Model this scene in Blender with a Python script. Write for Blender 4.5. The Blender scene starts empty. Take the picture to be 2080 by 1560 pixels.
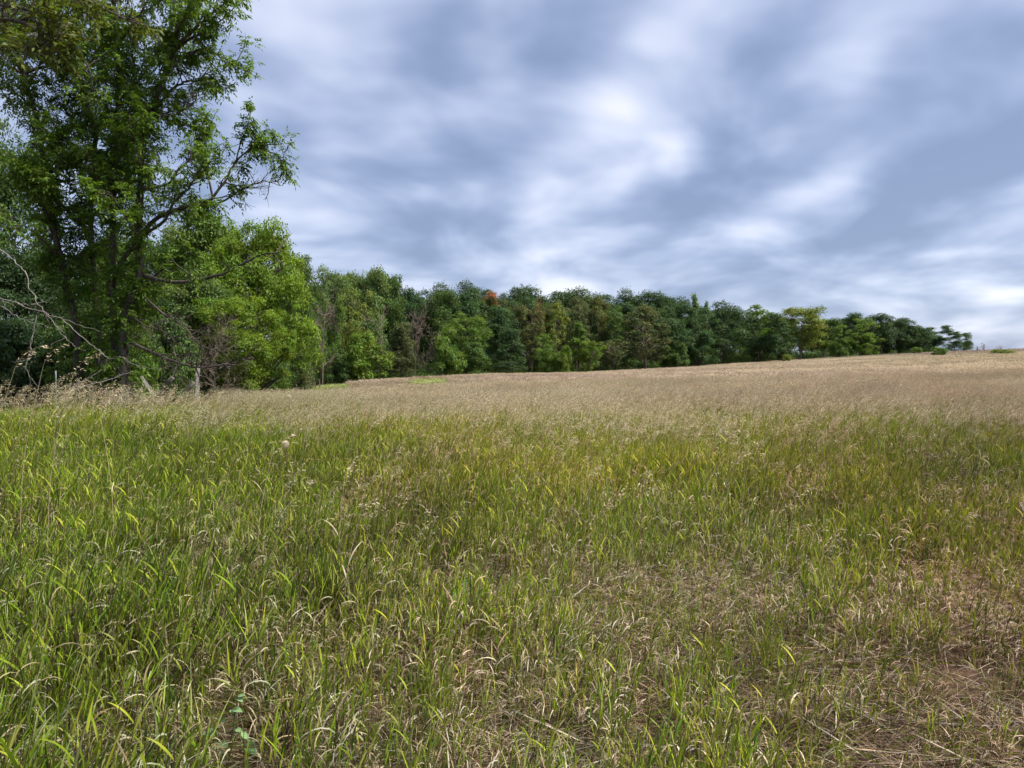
import bpy, math
import numpy as np
from mathutils import Vector, Matrix

sc = bpy.context.scene
R = math.radians
COL = sc.collection

# ------------------------------------------------------------------ camera
F = 1444.0                      # focal length in pixels of the 2080 x 1560 photograph
PITCH = R(1.39)
CAMZ = 1.6
cam = bpy.data.objects.new('camera', bpy.data.cameras.new('camera'))
COL.objects.link(cam)
cam.data.sensor_width = 36.0
cam.data.lens = 36.0 * F / 2080.0
cam.data.clip_start = 0.05
cam.data.clip_end = 6000.0
cam.location = (0, 0, CAMZ)
cam.rotation_euler = (R(90) - PITCH, 0, 0)
sc.camera = cam

sc.view_settings.view_transform = 'Standard'
sc.view_settings.look = 'None'
sc.view_settings.gamma = 1.0
sc.view_settings.use_curve_mapping = False
sc.view_settings.exposure = 2.6
sc.cycles.max_bounces = 4
sc.cycles.diffuse_bounces = 2
sc.cycles.glossy_bounces = 2
sc.cycles.transmission_bounces = 4
sc.cycles.use_denoising = True
sc.cycles.debug_use_spatial_splits = True
sc.cycles.use_adaptive_sampling = True
sc.cycles.adaptive_threshold = 0.02
sc.cycles.adaptive_min_samples = 16

SUN_AZ, SUN_EL = R(102), R(54)   # azimuth to the right of the view direction (+y)

def ray(u, v):
    """unit direction of a photograph pixel"""
    x, y, z = (u - 1040) / F, 1.0, -(v - 780) / F
    c, s = math.cos(PITCH), math.sin(PITCH)
    d = np.array([x, y * c + z * s, -y * s + z * c])
    return d / np.linalg.norm(d)

def at(u, v, d):
    """point seen at pixel (u, v) at distance d along +y"""
    r = ray(u, v)
    return np.array([0, 0, CAMZ]) + r * (d / r[1])

# ------------------------------------------------------------------ world: thin sky behind drifting cloud
world = bpy.data.worlds.new('World')
sc.world = world
world.use_nodes = True
wn, wl = world.node_tree.nodes, world.node_tree.links
wn.clear()

def N(tree_nodes, kind, **kw):
    n = tree_nodes.new(kind)
    for k, v in kw.items():
        setattr(n, k, v)
    return n

def wmath(op, a, b=None, c=None, clamp=False):
    n = N(wn, 'ShaderNodeMath', operation=op, use_clamp=clamp)
    for i, x in enumerate((a, b, c)):
        if x is None:
            continue
        if isinstance(x, (int, float)):
            n.inputs[i].default_value = x
        else:
            wl.new(x, n.inputs[i])
    return n.outputs[0]

def wvec(op, a, b):
    n = N(wn, 'ShaderNodeVectorMath', operation=op)
    for i, x in enumerate((a, b)):
        if isinstance(x, (tuple, list, np.ndarray)):
            n.inputs[i].default_value = tuple(float(q) for q in x)
        else:
            wl.new(x, n.inputs[i])
    return n.outputs['Value'] if op == 'DOT_PRODUCT' else n.outputs[0]

tc = N(wn, 'ShaderNodeTexCoord')
nrm = N(wn, 'ShaderNodeVectorMath', operation='NORMALIZE')
wl.new(tc.outputs['Generated'], nrm.inputs[0])
DIR = nrm.outputs[0]
sep = N(wn, 'ShaderNodeSeparateXYZ')
wl.new(DIR, sep.inputs[0])
zz = wmath('ADD', wmath('MAXIMUM', sep.outputs[2], 0.0), 0.26)
px = wmath('DIVIDE', sep.outputs[0], zz)
py = wmath('DIVIDE', sep.outputs[1], zz)
comb = N(wn, 'ShaderNodeCombineXYZ')
wl.new(px, comb.inputs[0]); wl.new(wmath('MULTIPLY', py, 0.95), comb.inputs[1])
comb.inputs[2].default_value = 3.7
PL = comb.outputs[0]

def wnoise(vec, scale, detail=3.0, rough=0.5, dist=0.0):
    n = N(wn, 'ShaderNodeTexNoise')
    n.inputs['Scale'].default_value = scale
    n.inputs['Detail'].default_value = detail
    n.inputs['Roughness'].default_value = rough
    n.inputs['Distortion'].default_value = dist
    wl.new(vec, n.inputs['Vector'])
    return n

warp = wnoise(PL, 1.3, 1.0, 0.5)
warpv = wvec('MULTIPLY', wvec('SUBTRACT', warp.outputs['Color'], (0.5, 0.5, 0.5)), (0.10, 0.10, 0.06))
DW = wvec('ADD', DIR, warpv)
n1 = wnoise(PL, 1.9, 2.0, 0.5)
n2 = wnoise(wvec('ADD', PL, wvec('MULTIPLY', warp.outputs['Color'], (0.5, 0.35, 0.0))), 5.2, 2.0, 0.5)
val = wmath('MULTIPLY_ADD', n1.outputs['Fac'], 1.0, -0.18)
val = wmath('MULTIPLY_ADD', n2.outputs['Fac'], 0.85, wmath('ADD', val, -0.425))

# drifts of thicker (dark) and thinner (bright) cloud: u, v, half width, half height, tilt, strength
CLOUDS = [
    (1310, 255, 110, 60, -35, 0.24), (1350, 285, 36, 24, -30, 0.14), (1640, 372, 100, 36, 8, 0.46), (1250, 350, 120, 40, 35, 0.22), (1390, 55, 170, 80, 30, 0.32),
    (1740, 100, 230, 110, 35, 0.33), (1190, 490, 120, 40, 12, 0.42), (1000, 535, 120, 28, 5, 0.36),
    (1150, 585, 110, 22, 0, 0.40), (650, 40, 190, 110, -30, 0.10), (1990, 515, 90, 16, 4, 0.38),
    (2050, 597, 70, 15, 4, 0.42), (1890, 598, 120, 12, 4, 0.22), (1900, 660, 220, 22, 3, 0.20),
    (560, 440, 130, 130, 0, 0.13), (880, 225, 130, 60, 25, 0.26), (1080, 430, 90, 45, 25, 0.25),
    (1450, 470, 110, 28, 5, 0.26), (700, 600, 160, 40, 0, 0.20), (1190, 250, 90, 60, 40, 0.14), (1720, 505, 160, 22, 4, 0.16), (1600, 640, 180, 24, 0, 0.18),
    (1560, 180, 130, 105, 45, -0.34), (1430, 300, 90, 50, 40, -0.16), (1990, 330, 190, 75, 18, -0.36),
    (1110, 150, 70, 90, -20, -0.26), (830, 340, 190, 60, 15, -0.22), (690, 190, 150, 90, 30, -0.10),
    (975, 455, 80, 32, 0, -0.28), (1290, 480, 100, 40, 25, -0.28), (1840, 440, 220, 45, 14, -0.22),
    (1600, 570, 240, 45, 5, -0.10), (900, 90, 110, 80, 40, -0.16), (2000, 60, 120, 90, 30, -0.06), (800, 470, 130, 40, 10, -0.12),
    (1380, 400, 110, 40, 15, -0.16), (1540, 540, 200, 35, 5, -0.10),
]
for (u, v, su, sv, tilt, amp) in CLOUDS:
    c = ray(u, v)
    ex = np.cross(c, (0, 0, 1)); ex /= np.linalg.norm(ex)
    ey = np.cross(ex, c)
    ct, st = math.cos(R(tilt)), math.sin(R(tilt))
    k = F / math.cos(math.atan(math.hypot(u - 1040, v - 780) / F))
    rot = Matrix((ex * ct + ey * st, -ex * st + ey * ct, -c)).transposed().to_euler()
    mp_ = N(wn, 'ShaderNodeMapping', vector_type='TEXTURE')
    wl.new(DW, mp_.inputs[0])
    mp_.inputs['Location'].default_value = tuple(float(q_) for q_ in c)
    mp_.inputs['Rotation'].default_value = rot
    mp_.inputs['Scale'].default_value = (1.05 * su / k, 1.05 * sv / k, 1.0)
    g = wmath('POWER', 0.3679, wvec('DOT_PRODUCT', mp_.outputs[0], mp_.outputs[0]))
    val = wmath('MULTIPLY_ADD', g, 0.90 * amp, val)

val = wmath('MULTIPLY_ADD', val, 1.16, -0.035)
ramp = N(wn, 'ShaderNodeValToRGB')
wl.new(val, ramp.inputs[0])
el = ramp.color_ramp.elements
el[0].position = -0.0; el[0].color = (0.110, 0.141, 0.226, 1)
el[1].position = 1.0; el[1].color = (0.47, 0.475, 0.50, 1)
for p_, c_ in ((0.25, (0.152, 0.189, 0.290)), (0.48, (0.232, 0.268, 0.368)), (0.74, (0.345, 0.370, 0.462))):
    e = el.new(p_); e.color = (*c_, 1)
ramp.color_ramp.interpolation = 'B_SPLINE'
cloud_bg = N(wn, 'ShaderNodeBackground')
wl.new(ramp.outputs[0], cloud_bg.inputs[0]); cloud_bg.inputs[1].default_value = 0.352
sky = N(wn, 'ShaderNodeTexSky', sky_type='NISHITA', sun_disc=False)
sky.sun_elevation = SUN_EL
sky.sun_rotation = SUN_AZ
sky_bg = N(wn, 'ShaderNodeBackground')
wl.new(sky.outputs[0], sky_bg.inputs[0]); sky_bg.inputs[1].default_value = 0.05
mixs = N(wn, 'ShaderNodeMixShader'); mixs.inputs[0].default_value = 0.90
wl.new(sky_bg.outputs[0], mixs.inputs[1]); wl.new(cloud_bg.outputs[0], mixs.inputs[2])
world.cycles.sampling_method = 'MANUAL'
world.cycles.sample_map_resolution = 256
wo = N(wn, 'ShaderNodeOutputWorld')
wl.new(mixs.outputs[0], wo.inputs[0])

# ------------------------------------------------------------------ sun behind thin cloud
sun = bpy.data.objects.new('sun', bpy.data.lights.new('sun', 'SUN'))
COL.objects.link(sun)
sun.data.energy = 1.5
sun.data.angle = R(18)
sun.data.color = (1.0, 0.95, 0.86)
sd = np.array([math.sin(SUN_AZ) * math.cos(SUN_EL), math.cos(SUN_AZ) * math.cos(SUN_EL), math.sin(SUN_EL)])
from mathutils import Vector
sun.rotation_euler = Vector(sd).to_track_quat('Z', 'Y').to_euler()
sun.location = (60, 60, 80)

# ================================================================== helpers
def rng_(s):
    return np.random.default_rng(s)

def nz(a):
    a = np.asarray(a, float)
    return a / np.maximum(np.linalg.norm(a, axis=-1, keepdims=True), 1e-9)

class Acc:
    """collects vertices, quads, triangles and a colour per vertex"""
    def __init__(s):
        s.V, s.Q, s.T, s.C, s.n = [], [], [], [], 0
    def add(s, V, Q=None, T=None, C=None):
        V = np.asarray(V, float).reshape(-1, 3)
        s.V.append(V)
        if Q is not None and len(Q): s.Q.append(np.asarray(Q, int) + s.n)
        if T is not None and len(T): s.T.append(np.asarray(T, int) + s.n)
        if C is None: C = np.ones(3)
        C = np.asarray(C, float)
        if C.ndim == 1: C = np.tile(C, (len(V), 1))
        s.C.append(C)
        s.n += len(V)
    def mesh(s, name, smooth=False):
        V = np.concatenate(s.V); C = np.concatenate(s.C)
        Q = np.concatenate(s.Q) if s.Q else np.zeros((0, 4), int)
        T = np.concatenate(s.T) if s.T else np.zeros((0, 3), int)
        me = bpy.data.meshes.new(name)
        me.vertices.add(len(V)); me.vertices.foreach_set('co', V.astype(np.float32).ravel())
        loops = np.concatenate([Q.ravel(), T.ravel()]).astype(np.int32)
        me.loops.add(len(loops)); me.loops.foreach_set('vertex_index', loops)
        tot = np.concatenate([np.full(len(Q), 4), np.full(len(T), 3)]).astype(np.int32)
        st = np.concatenate([[0], np.cumsum(tot)[:-1]]).astype(np.int32)
        me.polygons.add(len(tot)); me.polygons.foreach_set('loop_start', st); me.polygons.foreach_set('loop_total', tot)
        if smooth: me.polygons.foreach_set('use_smooth', np.ones(len(tot), bool))
        me.update(calc_edges=True)
        at_ = me.color_attributes.new('Col', 'FLOAT_COLOR', 'POINT')
        at_.data.foreach_set('color', np.concatenate([C, np.ones((len(C), 1))], 1).astype(np.float32).ravel())
        return me

def obj(name, me, m, parent=None, loc=None):
    o = bpy.data.objects.new(name, me)
    COL.objects.link(o)
    if m is not None and (not me.materials): me.materials.append(m)
    if parent is not None: o.parent = parent
    if loc is not None: o.location = tuple(float(q) for q in loc)
    return o

def empty(name, loc, label, cat, group=None):
    o = bpy.data.objects.new(name, None)
    COL.objects.link(o)
    o.empty_display_size = 0.3
    o.location = tuple(float(q) for q in loc)
    return tag(o, label, cat, group)

def tag(o, label=None, cat=None, group=None, kind=None):
    if label: o['label'] = label
    if cat: o['category'] = cat
    if group: o['group'] = group
    if kind: o['kind'] = kind
    return o

def tube(acc, P, r, sides=5, C=(1, 1, 1), cap=True):
    P = np.asarray(P, float); n = len(P)
    r = np.broadcast_to(np.asarray(r, float), (n,))
    t = nz(np.gradient(P, axis=0))
    ref = np.array([0.31, 0.17, 0.93]) if abs(t[0, 2]) < 0.8 else np.array([0.9, 0.3, 0.1])
    a = nz(np.cross(t, ref)); b = np.cross(t, a)
    th = np.arange(sides) * 2 * np.pi / sides
    ring = a[:, None] * np.cos(th)[None, :, None] + b[:, None] * np.sin(th)[None, :, None]
    V = P[:, None] + ring * r[:, None, None]
    i = np.arange(n - 1)[:, None] * sides; j = np.arange(sides)[None]; k = (j + 1) % sides
    Q = np.stack([i + j, i + k, i + sides + k, i + sides + j], -1).reshape(-1, 4)
    V = V.reshape(-1, 3); T = None
    if cap:
        V = np.concatenate([V, P[-1:] + t[-1:] * r[-1]])
        jj = np.arange(sides)
        T = np.stack([(n - 1) * sides + jj, (n - 1) * sides + (jj + 1) % sides, np.full(sides, n * sides)], -1)
    acc.add(V, Q, T, C)

def smooth_line(P, n):
    """resample a polyline as a Catmull-Rom curve"""
    P = np.asarray(P, float)
    E = np.concatenate([[2 * P[0] - P[1]], P, [2 * P[-1] - P[-2]]])
    s = np.linspace(0, len(P) - 1 - 1e-6, n); i = s.astype(int); f = (s - i)[:, None]
    a, b, c, d = E[i], E[i + 1], E[i + 2], E[i + 3]
    return 0.5 * (2 * b + (c - a) * f + (2 * a - 5 * b + 4 * c - d) * f ** 2 + (3 * b - a - 3 * c + d) * f ** 3)

def grow(rg, p0, d0, L, n, wob, up):
    P = [np.asarray(p0, float)]; d = nz(d0); st = L / n
    for _ in range(n):
        d = nz(d + rg.normal(0, wob, 3) + np.array([0, 0, up]))
        P.append(P[-1] + d * st)
    return np.array(P)

def leaves(acc, P, D, Nn, L, W, C, fold=0.12):
    """leaf blades: pointed, folded along the midrib"""
    P = np.asarray(P, float); n = len(P)
    D = nz(D); S = nz(np.cross(D, Nn)); Nn = np.cross(S, D)
    L = np.broadcast_to(L, (n,))[:, None]; W = np.broadcast_to(W, (n,))[:, None]
    m = P + D * L * 0.42 + Nn * L * fold
    V = np.stack([P, m + S * W * 0.5, P + D * L, m - S * W * 0.5], 1).reshape(-1, 3)
    Q = np.arange(n * 4).reshape(n, 4)
    C = np.broadcast_to(C, (n, 3))
    acc.add(V, Q, None, np.repeat(C, 4, 0))

# value noise for the lie of the land and the mix of the grass
_pn = rng_(77).random((256, 256))
def vnoise(x, y, s):
    x = np.asarray(x, float) / s + 500; y = np.asarray(y, float) / s + 500
    i, j = np.floor(x).astype(int), np.floor(y).astype(int)
    fx, fy = x - i, y - j
    fx, fy = fx * fx * (3 - 2 * fx), fy * fy * (3 - 2 * fy)
    g = lambda a, b: _pn[a % 256, b % 256]
    return (g(i, j) * (1 - fx) + g(i + 1, j) * fx) * (1 - fy) + (g(i, j + 1) * (1 - fx) + g(i + 1, j + 1) * fx) * fy

def sstep(a, b, x):
    t = np.clip((np.asarray(x, float) - a) / (b - a), 0, 1)
    return t * t * (3 - 2 * t)

# ------------------------------------------------------------------ terrain height
_tx = np.arange(-500, 501.0)
def _sm(xs, ys, sig):
    y = np.interp(_tx, xs, ys)
    k = np.exp(-0.5 * (np.arange(-40, 41) / sig) ** 2); k /= k.sum()
    return np.convolve(np.pad(y, 40, mode='edge'), k, 'valid')
_hx = _sm([-60, -23.5, -3.5, 16, 40, 68, 100, 118, 140, 200], [-2.4, -1.75, -0.65, -0.15, 0.95, 2.5, 4.2, 5.0, 5.6, 6.5], 7)
_ye = _sm([-60, -23.5, -3.5, 16, 40, 68, 100, 130], [85, 100, 125, 145, 160, 175, 190, 205], 5)
_ri = _sm([-60, -20, 0, 40, 70, 95, 110, 140], [2.5, 4, 5, 5.5, 4.5, 1.5, -2, -9], 8)
def edge_y(x):
    return np.interp(x, _tx, _ye)
def H(x, y):
    x = np.asarray(x, float); y = np.asarray(y, float)
    lw = sstep(-18, 18, x)
    h = np.interp(x, _tx, _hx) * (sstep(10, 60, y) * (1 - lw) + sstep(10, 100, y) * lw)
    h = h + 0.55 * sstep(58, 85, y) * sstep(-45, -30, x) * (1 - sstep(-14, 16, x))
    h = h + np.interp(x, _tx, _ri) * sstep(4, 60, y - edge_y(x))
    h = h + (vnoise(x, y, 3.1) - 0.5) * 0.10 + (vnoise(x + 40, y, 11.0) - 0.5) * 0.22 * sstep(4, 30, np.hypot(x, y))
    return h

def beyond_fence(x, y):
    """true on the wooded side of the fence at the left"""
    x = np.asarray(x, float); y = np.asarray(y, float)
    a = (x < -10.6) & (y <= 24.2) & (y > 24.2 + (x + 10.6) * 1.1)
    b = (y > 24.2) & (x < np.interp(y, [24, 50, 75, 100, 130], [-10.6, -16.4, -21, -25, -28]))
    return a | b

# ================================================================== materials
def mat_new(name):
    m = bpy.data.materials.new(name); m.use_nodes = True
    nt = m.node_tree; nt.nodes.clear()
    return m, nt.nodes, nt.links

def leaf_material(name, instanced=False, objcol=True, trans=0.42, rough=0.55, spec=0.25, hue=0.0, tscale=(1.15, 1.2, 0.55)):
    m, n, l = mat_new(name)
    a = N(n, 'ShaderNodeAttribute', attribute_name='Col')
    col = a.outputs['Color']
    def mul(c1, c2):
        x = N(n, 'ShaderNodeMix', data_type='RGBA', blend_type='MULTIPLY'); x.inputs[0].default_value = 1.0
        l.new(c1, x.inputs[6])
        if isinstance(c2, tuple): x.inputs[7].default_value = c2
        else: l.new(c2, x.inputs[7])
        return x.outputs[2]
    if instanced:
        t = N(n, 'ShaderNodeAttribute', attribute_name='tint', attribute_type='INSTANCER')
        col = mul(col, t.outputs['Color'])
    elif objcol:
        oi = N(n, 'ShaderNodeObjectInfo')
        col = mul(col, oi.outputs['Color'])
    p = N(n, 'ShaderNodeBsdfPrincipled')
    l.new(col, p.inputs['Base Color'])
    p.inputs['Roughness'].default_value = rough
    p.inputs['Specular IOR Level'].default_value = spec
    tr = N(n, 'ShaderNodeBsdfTranslucent')
    l.new(mul(col, (*tscale, 1)), tr.inputs['Color'])
    mx = N(n, 'ShaderNodeMixShader'); mx.inputs[0].default_value = trans
    l.new(p.outputs[0], mx.inputs[1]); l.new(tr.outputs[0], mx.inputs[2])
    o = N(n, 'ShaderNodeOutputMaterial'); l.new(mx.outputs[0], o.inputs[0])
    return m

def noisy_material(name, c1, c2, scale, rough=0.85, bump=0.4, stretch=(1, 1, 1), objcol=False, detail=6):
    m, n, l = mat_new(name)
    t = N(n, 'ShaderNodeTexCoord'); mp = N(n, 'ShaderNodeMapping'); mp.inputs['Scale'].default_value = stretch
    l.new(t.outputs['Object'], mp.inputs[0])
    ns = N(n, 'ShaderNodeTexNoise'); ns.inputs['Scale'].default_value = scale; ns.inputs['Detail'].default_value = detail
    ns.inputs['Roughness'].default_value = 0.65
    l.new(mp.outputs[0], ns.inputs['Vector'])
    rp = N(n, 'ShaderNodeValToRGB'); l.new(ns.outputs['Fac'], rp.inputs[0])
    rp.color_ramp.elements[0].position = 0.33; rp.color_ramp.elements[0].color = (*c1, 1)
    rp.color_ramp.elements[1].position = 0.68; rp.color_ramp.elements[1].color = (*c2, 1)
    col = rp.outputs[0]
    if objcol:
        oi = N(n, 'ShaderNodeObjectInfo')
        x = N(n, 'ShaderNodeMix', data_type='RGBA', blend_type='MULTIPLY'); x.inputs[0].default_value = 1.0
        l.new(col, x.inputs[6]); l.new(oi.outputs['Color'], x.inputs[7]); col = x.outputs[2]
    p = N(n, 'ShaderNodeBsdfPrincipled'); l.new(col, p.inputs['Base Color'])
    p.inputs['Roughness'].default_value = rough; p.inputs['Specular IOR Level'].default_value = 0.2
    b = N(n, 'ShaderNodeBump'); b.inputs['Strength'].default_value = bump; b.inputs['Distance'].default_value = 0.03
    l.new(ns.outputs['Fac'], b.inputs['Height']); l.new(b.outputs[0], p.inputs['Normal'])
    o = N(n, 'ShaderNodeOutputMaterial'); l.new(p.outputs[0], o.inputs[0])
    return m

M_LEAF = leaf_material('leaf')
M_GRASS = leaf_material('grass_blade', instanced=True, trans=0.30, rough=0.62, spec=0.12, tscale=(1.1, 1.1, 0.7))
M_PLANT = leaf_material('plant_part', objcol=False, trans=0.25)
M_BARK = noisy_material('bark', (0.035, 0.028, 0.022), (0.115, 0.098, 0.08), 9, stretch=(1, 1, 0.22), objcol=True)
M_DEAD = noisy_material('bleached_wood', (0.20, 0.175, 0.15), (0.42, 0.39, 0.35), 14, stretch=(1, 1, 0.3), objcol=True)
M_POST = noisy_material('weathered_wood', (0.10, 0.088, 0.08), (0.27, 0.25, 0.235), 30, stretch=(1, 1, 0.08))
M_STEEL = noisy_material('painted_steel', (0.035, 0.07, 0.06), (0.07, 0.12, 0.105), 18, rough=0.5, bump=0.1)
M_STEELTIP = noisy_material('pale_painted_steel', (0.20, 0.24, 0.25), (0.32, 0.36, 0.37), 18, rough=0.5, bump=0.1)
M_WIRE = noisy_material('rusty_wire', (0.07, 0.045, 0.03), (0.16, 0.12, 0.09), 40, rough=0.7, bump=0.1)

# ground: dark soil with matted thatch
m, n, l = mat_new('soil')
t = N(n, 'ShaderNodeTexCoord')
def gnoise(s, d=6):
    q = N(n, 'ShaderNodeTexNoise'); q.inputs['Scale'].default_value = s; q.inputs['Detail'].default_value = d
    l.new(t.outputs['Object'], q.inputs['Vector']); return q
g1, g2, g3 = gnoise(7), gnoise(55, 4), gnoise(0.5, 3)
r1 = N(n, 'ShaderNodeValToRGB'); l.new(g1.outputs['Fac'], r1.inputs[0])
r1.color_ramp.elements[0].position = 0.35; r1.color_ramp.elements[0].color = (0.040, 0.022, 0.016, 1)
r1.color_ramp.elements[1].position = 0.7; r1.color_ramp.elements[1].color = (0.105, 0.062, 0.044, 1)
r2 = N(n, 'ShaderNodeValToRGB'); l.new(g2.outputs['Fac'], r2.inputs[0])
r2.color_ramp.elements[0].position = 0.5; r2.color_ramp.elements[0].color = (0, 0, 0, 1)
r2.color_ramp.elements[1].position = 0.72; r2.color_ramp.elements[1].color = (0.6, 0.6, 0.6, 1)
mx = N(n, 'ShaderNodeMix', data_type='RGBA'); l.new(r2.outputs[0], mx.inputs[0]); l.new(r1.outputs[0], mx.inputs[6]); mx.inputs[7].default_value = (0.20, 0.15, 0.085, 1)
p = N(n, 'ShaderNodeBsdfPrincipled'); l.new(mx.outputs[2], p.inputs['Base Color']); p.inputs['Roughness'].default_value = 0.95; p.inputs['Specular IOR Level'].default_value = 0.1
b = N(n, 'ShaderNodeBump'); b.inputs['Strength'].default_value = 0.9; b.inputs['Distance'].default_value = 0.04
l.new(g1.outputs['Fac'], b.inputs['Height']); l.new(b.outputs[0], p.inputs['Normal'])
o_ = N(n, 'ShaderNodeOutputMaterial'); l.new(p.outputs[0], o_.inputs[0])
M_SOIL = m

# ================================================================== ground
def build_ground():
    rad = np.concatenate([[0.0], np.geomspace(0.5, 30, 60), np.geomspace(31, 320, 110), np.geomspace(340, 4000, 20)])
    na = 200
    th = np.arange(na) * 2 * np.pi / na
    X = rad[1:, None] * np.sin(th)[None]; Y = rad[1:, None] * np.cos(th)[None]
    Z = H(X, Y)
    V = np.concatenate([[[0, 0, float(H(0, 0))]], np.stack([X, Y, Z], -1).reshape(-1, 3)])
    k = len(rad) - 1
    i = np.arange(k - 1)[:, None] * na + 1; j = np.arange(na)[None]; j2 = (j + 1) % na
    Q = np.stack([i + j, i + na + j, i + na + j2, i + j2], -1).reshape(-1, 4)
    jj = np.arange(na)
    T = np.stack([np.zeros(na, int), 1 + jj, 1 + (jj + 1) % na], -1)
    a = Acc(); a.add(V, Q, T)
    g = obj('ground', a.mesh('ground', smooth=True), M_SOIL)
    g['kind'] = 'structure'
build_ground()

# ================================================================== grass
G1 = np.array([0.140, 0.198, 0.014]); G2 = np.array([0.208, 0.260, 0.018]); G3 = np.array([0.280, 0.290, 0.028]); G4 = np.array([0.052, 0.105, 0.010])
ST1 = np.array([0.46, 0.36, 0.235]); ST2 = np.array([0.58, 0.49, 0.37]); ST3 = np.array([0.30, 0.22, 0.13])
BR1 = np.array([0.13, 0.085, 0.045]); BR2 = np.array([0.075, 0.048, 0.032])
HEAD1 = np.array([0.48, 0.385, 0.27]); HEAD2 = np.array([0.58, 0.485, 0.36])

def pick(rg, *cs):
    return cs[rg.integers(len(cs))] * rg.uniform(0.8, 1.2)

def blade(acc, rg, base, az, L, w, th0, curl, c0, c1, n=5, pw=1.4):
    """arching ribbon leaf, broad below and drawn to a point"""
    t = np.linspace(0, 1, n + 1)
    th = th0 + curl * t ** pw
    a2 = az + rg.normal(0, 0.25) * t
    dirs = np.stack([np.sin(th) * np.cos(a2), np.sin(th) * np.sin(a2), np.cos(th)], -1)
    P = np.concatenate([[base], base + np.cumsum(dirs[:-1] * (L / n), 0)])
    tw = rg.normal(0, 0.6) + rg.normal(0, 0.5) * t
    side = np.stack([-np.sin(a2), np.cos(a2), np.zeros_like(a2)], -1)
    nrm_ = np.cross(dirs, side)
    side = side * np.cos(tw)[:, None] + nrm_ * np.sin(tw)[:, None]
    ww = w * np.minimum(1, 0.55 + 1.6 * t) * (1 - t ** 2.2) * 0.5
    ww[-1] = 0
    Lf = P + side * ww[:, None]; Rt = P - side * ww[:, None]
    V = np.concatenate([Lf, Rt[:-1]])
    k = n + 1
    Q = [[i, i + 1, k + i + 1, k + i] for i in range(n - 1)]
    T = [[n - 1, n, k + n - 1]]
    cc = c0[None] * (1 - t[:, None]) + c1[None] * t[:, None]
    acc.add(V, Q, T, np.concatenate([cc, cc[:-1]]))

def stem_ribbon(acc, P, r, c):
    tube(acc, P, r, 3, c, cap=False)

def panicle(acc, rg, p0, d0, az, L, nsp, sl, sw, spread=0.028):
    """nodding seed head: axis with drooping spikelets on one side"""
    n = 6
    d = nz(d0); P = [np.array(p0, float)]
    lean = np.array([math.cos(az), math.sin(az), 0])
    for i in range(n):
        d = nz(d + lean * 0.13 + np.array([0, 0, -0.09]))
        P.append(P[-1] + d * L / n)
    P = np.array(P)
    stem_ribbon(acc, P, 0.0011 * sw / 0.005, ST1 * 0.75)
    s = rg.uniform(0.08, 1, nsp) * n
    i = np.minimum(s.astype(int), n - 1); f = (s - i)[:, None]
    B = P[i] * (1 - f) + P[i + 1] * f
    off = rg.normal(0, 1, (nsp, 3)) * spread * (1.15 - s / n)[:, None] + lean * rg.uniform(0, spread, nsp)[:, None]
    D = nz(lean * 0.55 + rg.normal(0, 0.35, (nsp, 3)) + np.array([0, 0, -0.35]) + np.gradient(P, axis=0)[i] / L * 2.0)
    Cc = np.where(rg.random(nsp)[:, None] < 0.5, HEAD1, HEAD2) * rg.uniform(0.75, 1.2, nsp)[:, None]
    leaves(acc, B + off, D, rg.normal(0, 1, (nsp, 3)) + np.array([0, -0.4, 0.4]), sl * rg.uniform(0.7, 1.3, nsp), sw * rg.uniform(0.8, 1.3, nsp), Cc, 0.1)

WIND = 0.25     # radians of azimuth about +x towards which everything leans

def culm(acc, rg, x, y, h, green, seg=5, ws=1.0, head=0.0, stemr=0.0020, nleaf=None):
    """one grass plant: stem, dead curled lower leaves, living upper leaves, sometimes a seed head"""
    az = WIND + rg.normal(0, 0.7)
    lean = abs(rg.normal(0.14, 0.10))
    sp = grow(rg, (x, y, -0.01), (math.cos(az) * lean, math.sin(az) * lean, 1), h, 5, 0.045, -0.005)
    sc_ = pick(rg, BR1, BR2, BR1, ST3) if rg.random() > green else pick(rg, BR1, BR1, BR2, G2 * 0.6)
    stem_ribbon(acc, sp, stemr * np.linspace(1.1, 0.7, len(sp)), sc_)
    nl = nleaf or rg.integers(4, 7)
    for k in range(nl):
        t = (k + rg.random()) / nl * 0.97
        s = t * 5; i = min(int(s), 4); b0 = sp[i] * (1 - (s - i)) + sp[i + 1] * (s - i)
        a = rg.uniform(0, 2 * np.pi); a = a if rg.random() < 0.45 else WIND + rg.normal(0, 0.8)
        alive = rg.random() < green * (0.35 + 1.0 * t)
        if alive:
            c = pick(rg, G1, G1, G2, G2, G3, G4); tipc = c * 1.15 if rg.random() < 0.75 else (c * 0.4 + ST1 * 0.6)
            blade(acc, rg, b0, a, rg.uniform(0.10, 0.22), rg.uniform(0.007, 0.0130) * ws, rg.uniform(0.12, 0.65), rg.uniform(0.0, 0.8), c, tipc, seg)
        else:
            c = pick(rg, ST1, ST2, ST2, ST3, BR1, BR1, BR2)
            blade(acc, rg, b0, a, rg.uniform(0.08, 0.20), rg.uniform(0.005, 0.010) * ws, rg.uniform(0.3, 0.9), rg.uniform(0.6, 3.0), c, pick(rg, c, c, ST1, ST2), seg, 0.9)
    if rg.random() < head:
        panicle(acc, rg, sp[-1], sp[-1] - sp[-2], WIND + rg.normal(0, 0.5), rg.uniform(0.13, 0.20), int(rg.integers(12, 20)), 0.024, 0.0052)

PROTO = {}
def proto_collection(key, makers):
    c = bpy.data.collections.new(key)
    for i, f in enumerate(makers):
        a = Acc(); f(a)
        me = a.mesh('%s_%02d' % (key, i)); me.materials.append(M_GRASS)
        o = bpy.data.objects.new('%s_%02d' % (key, i), me)
        c.objects.link(o)
    PROTO[key] = (c, len(makers))

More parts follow.
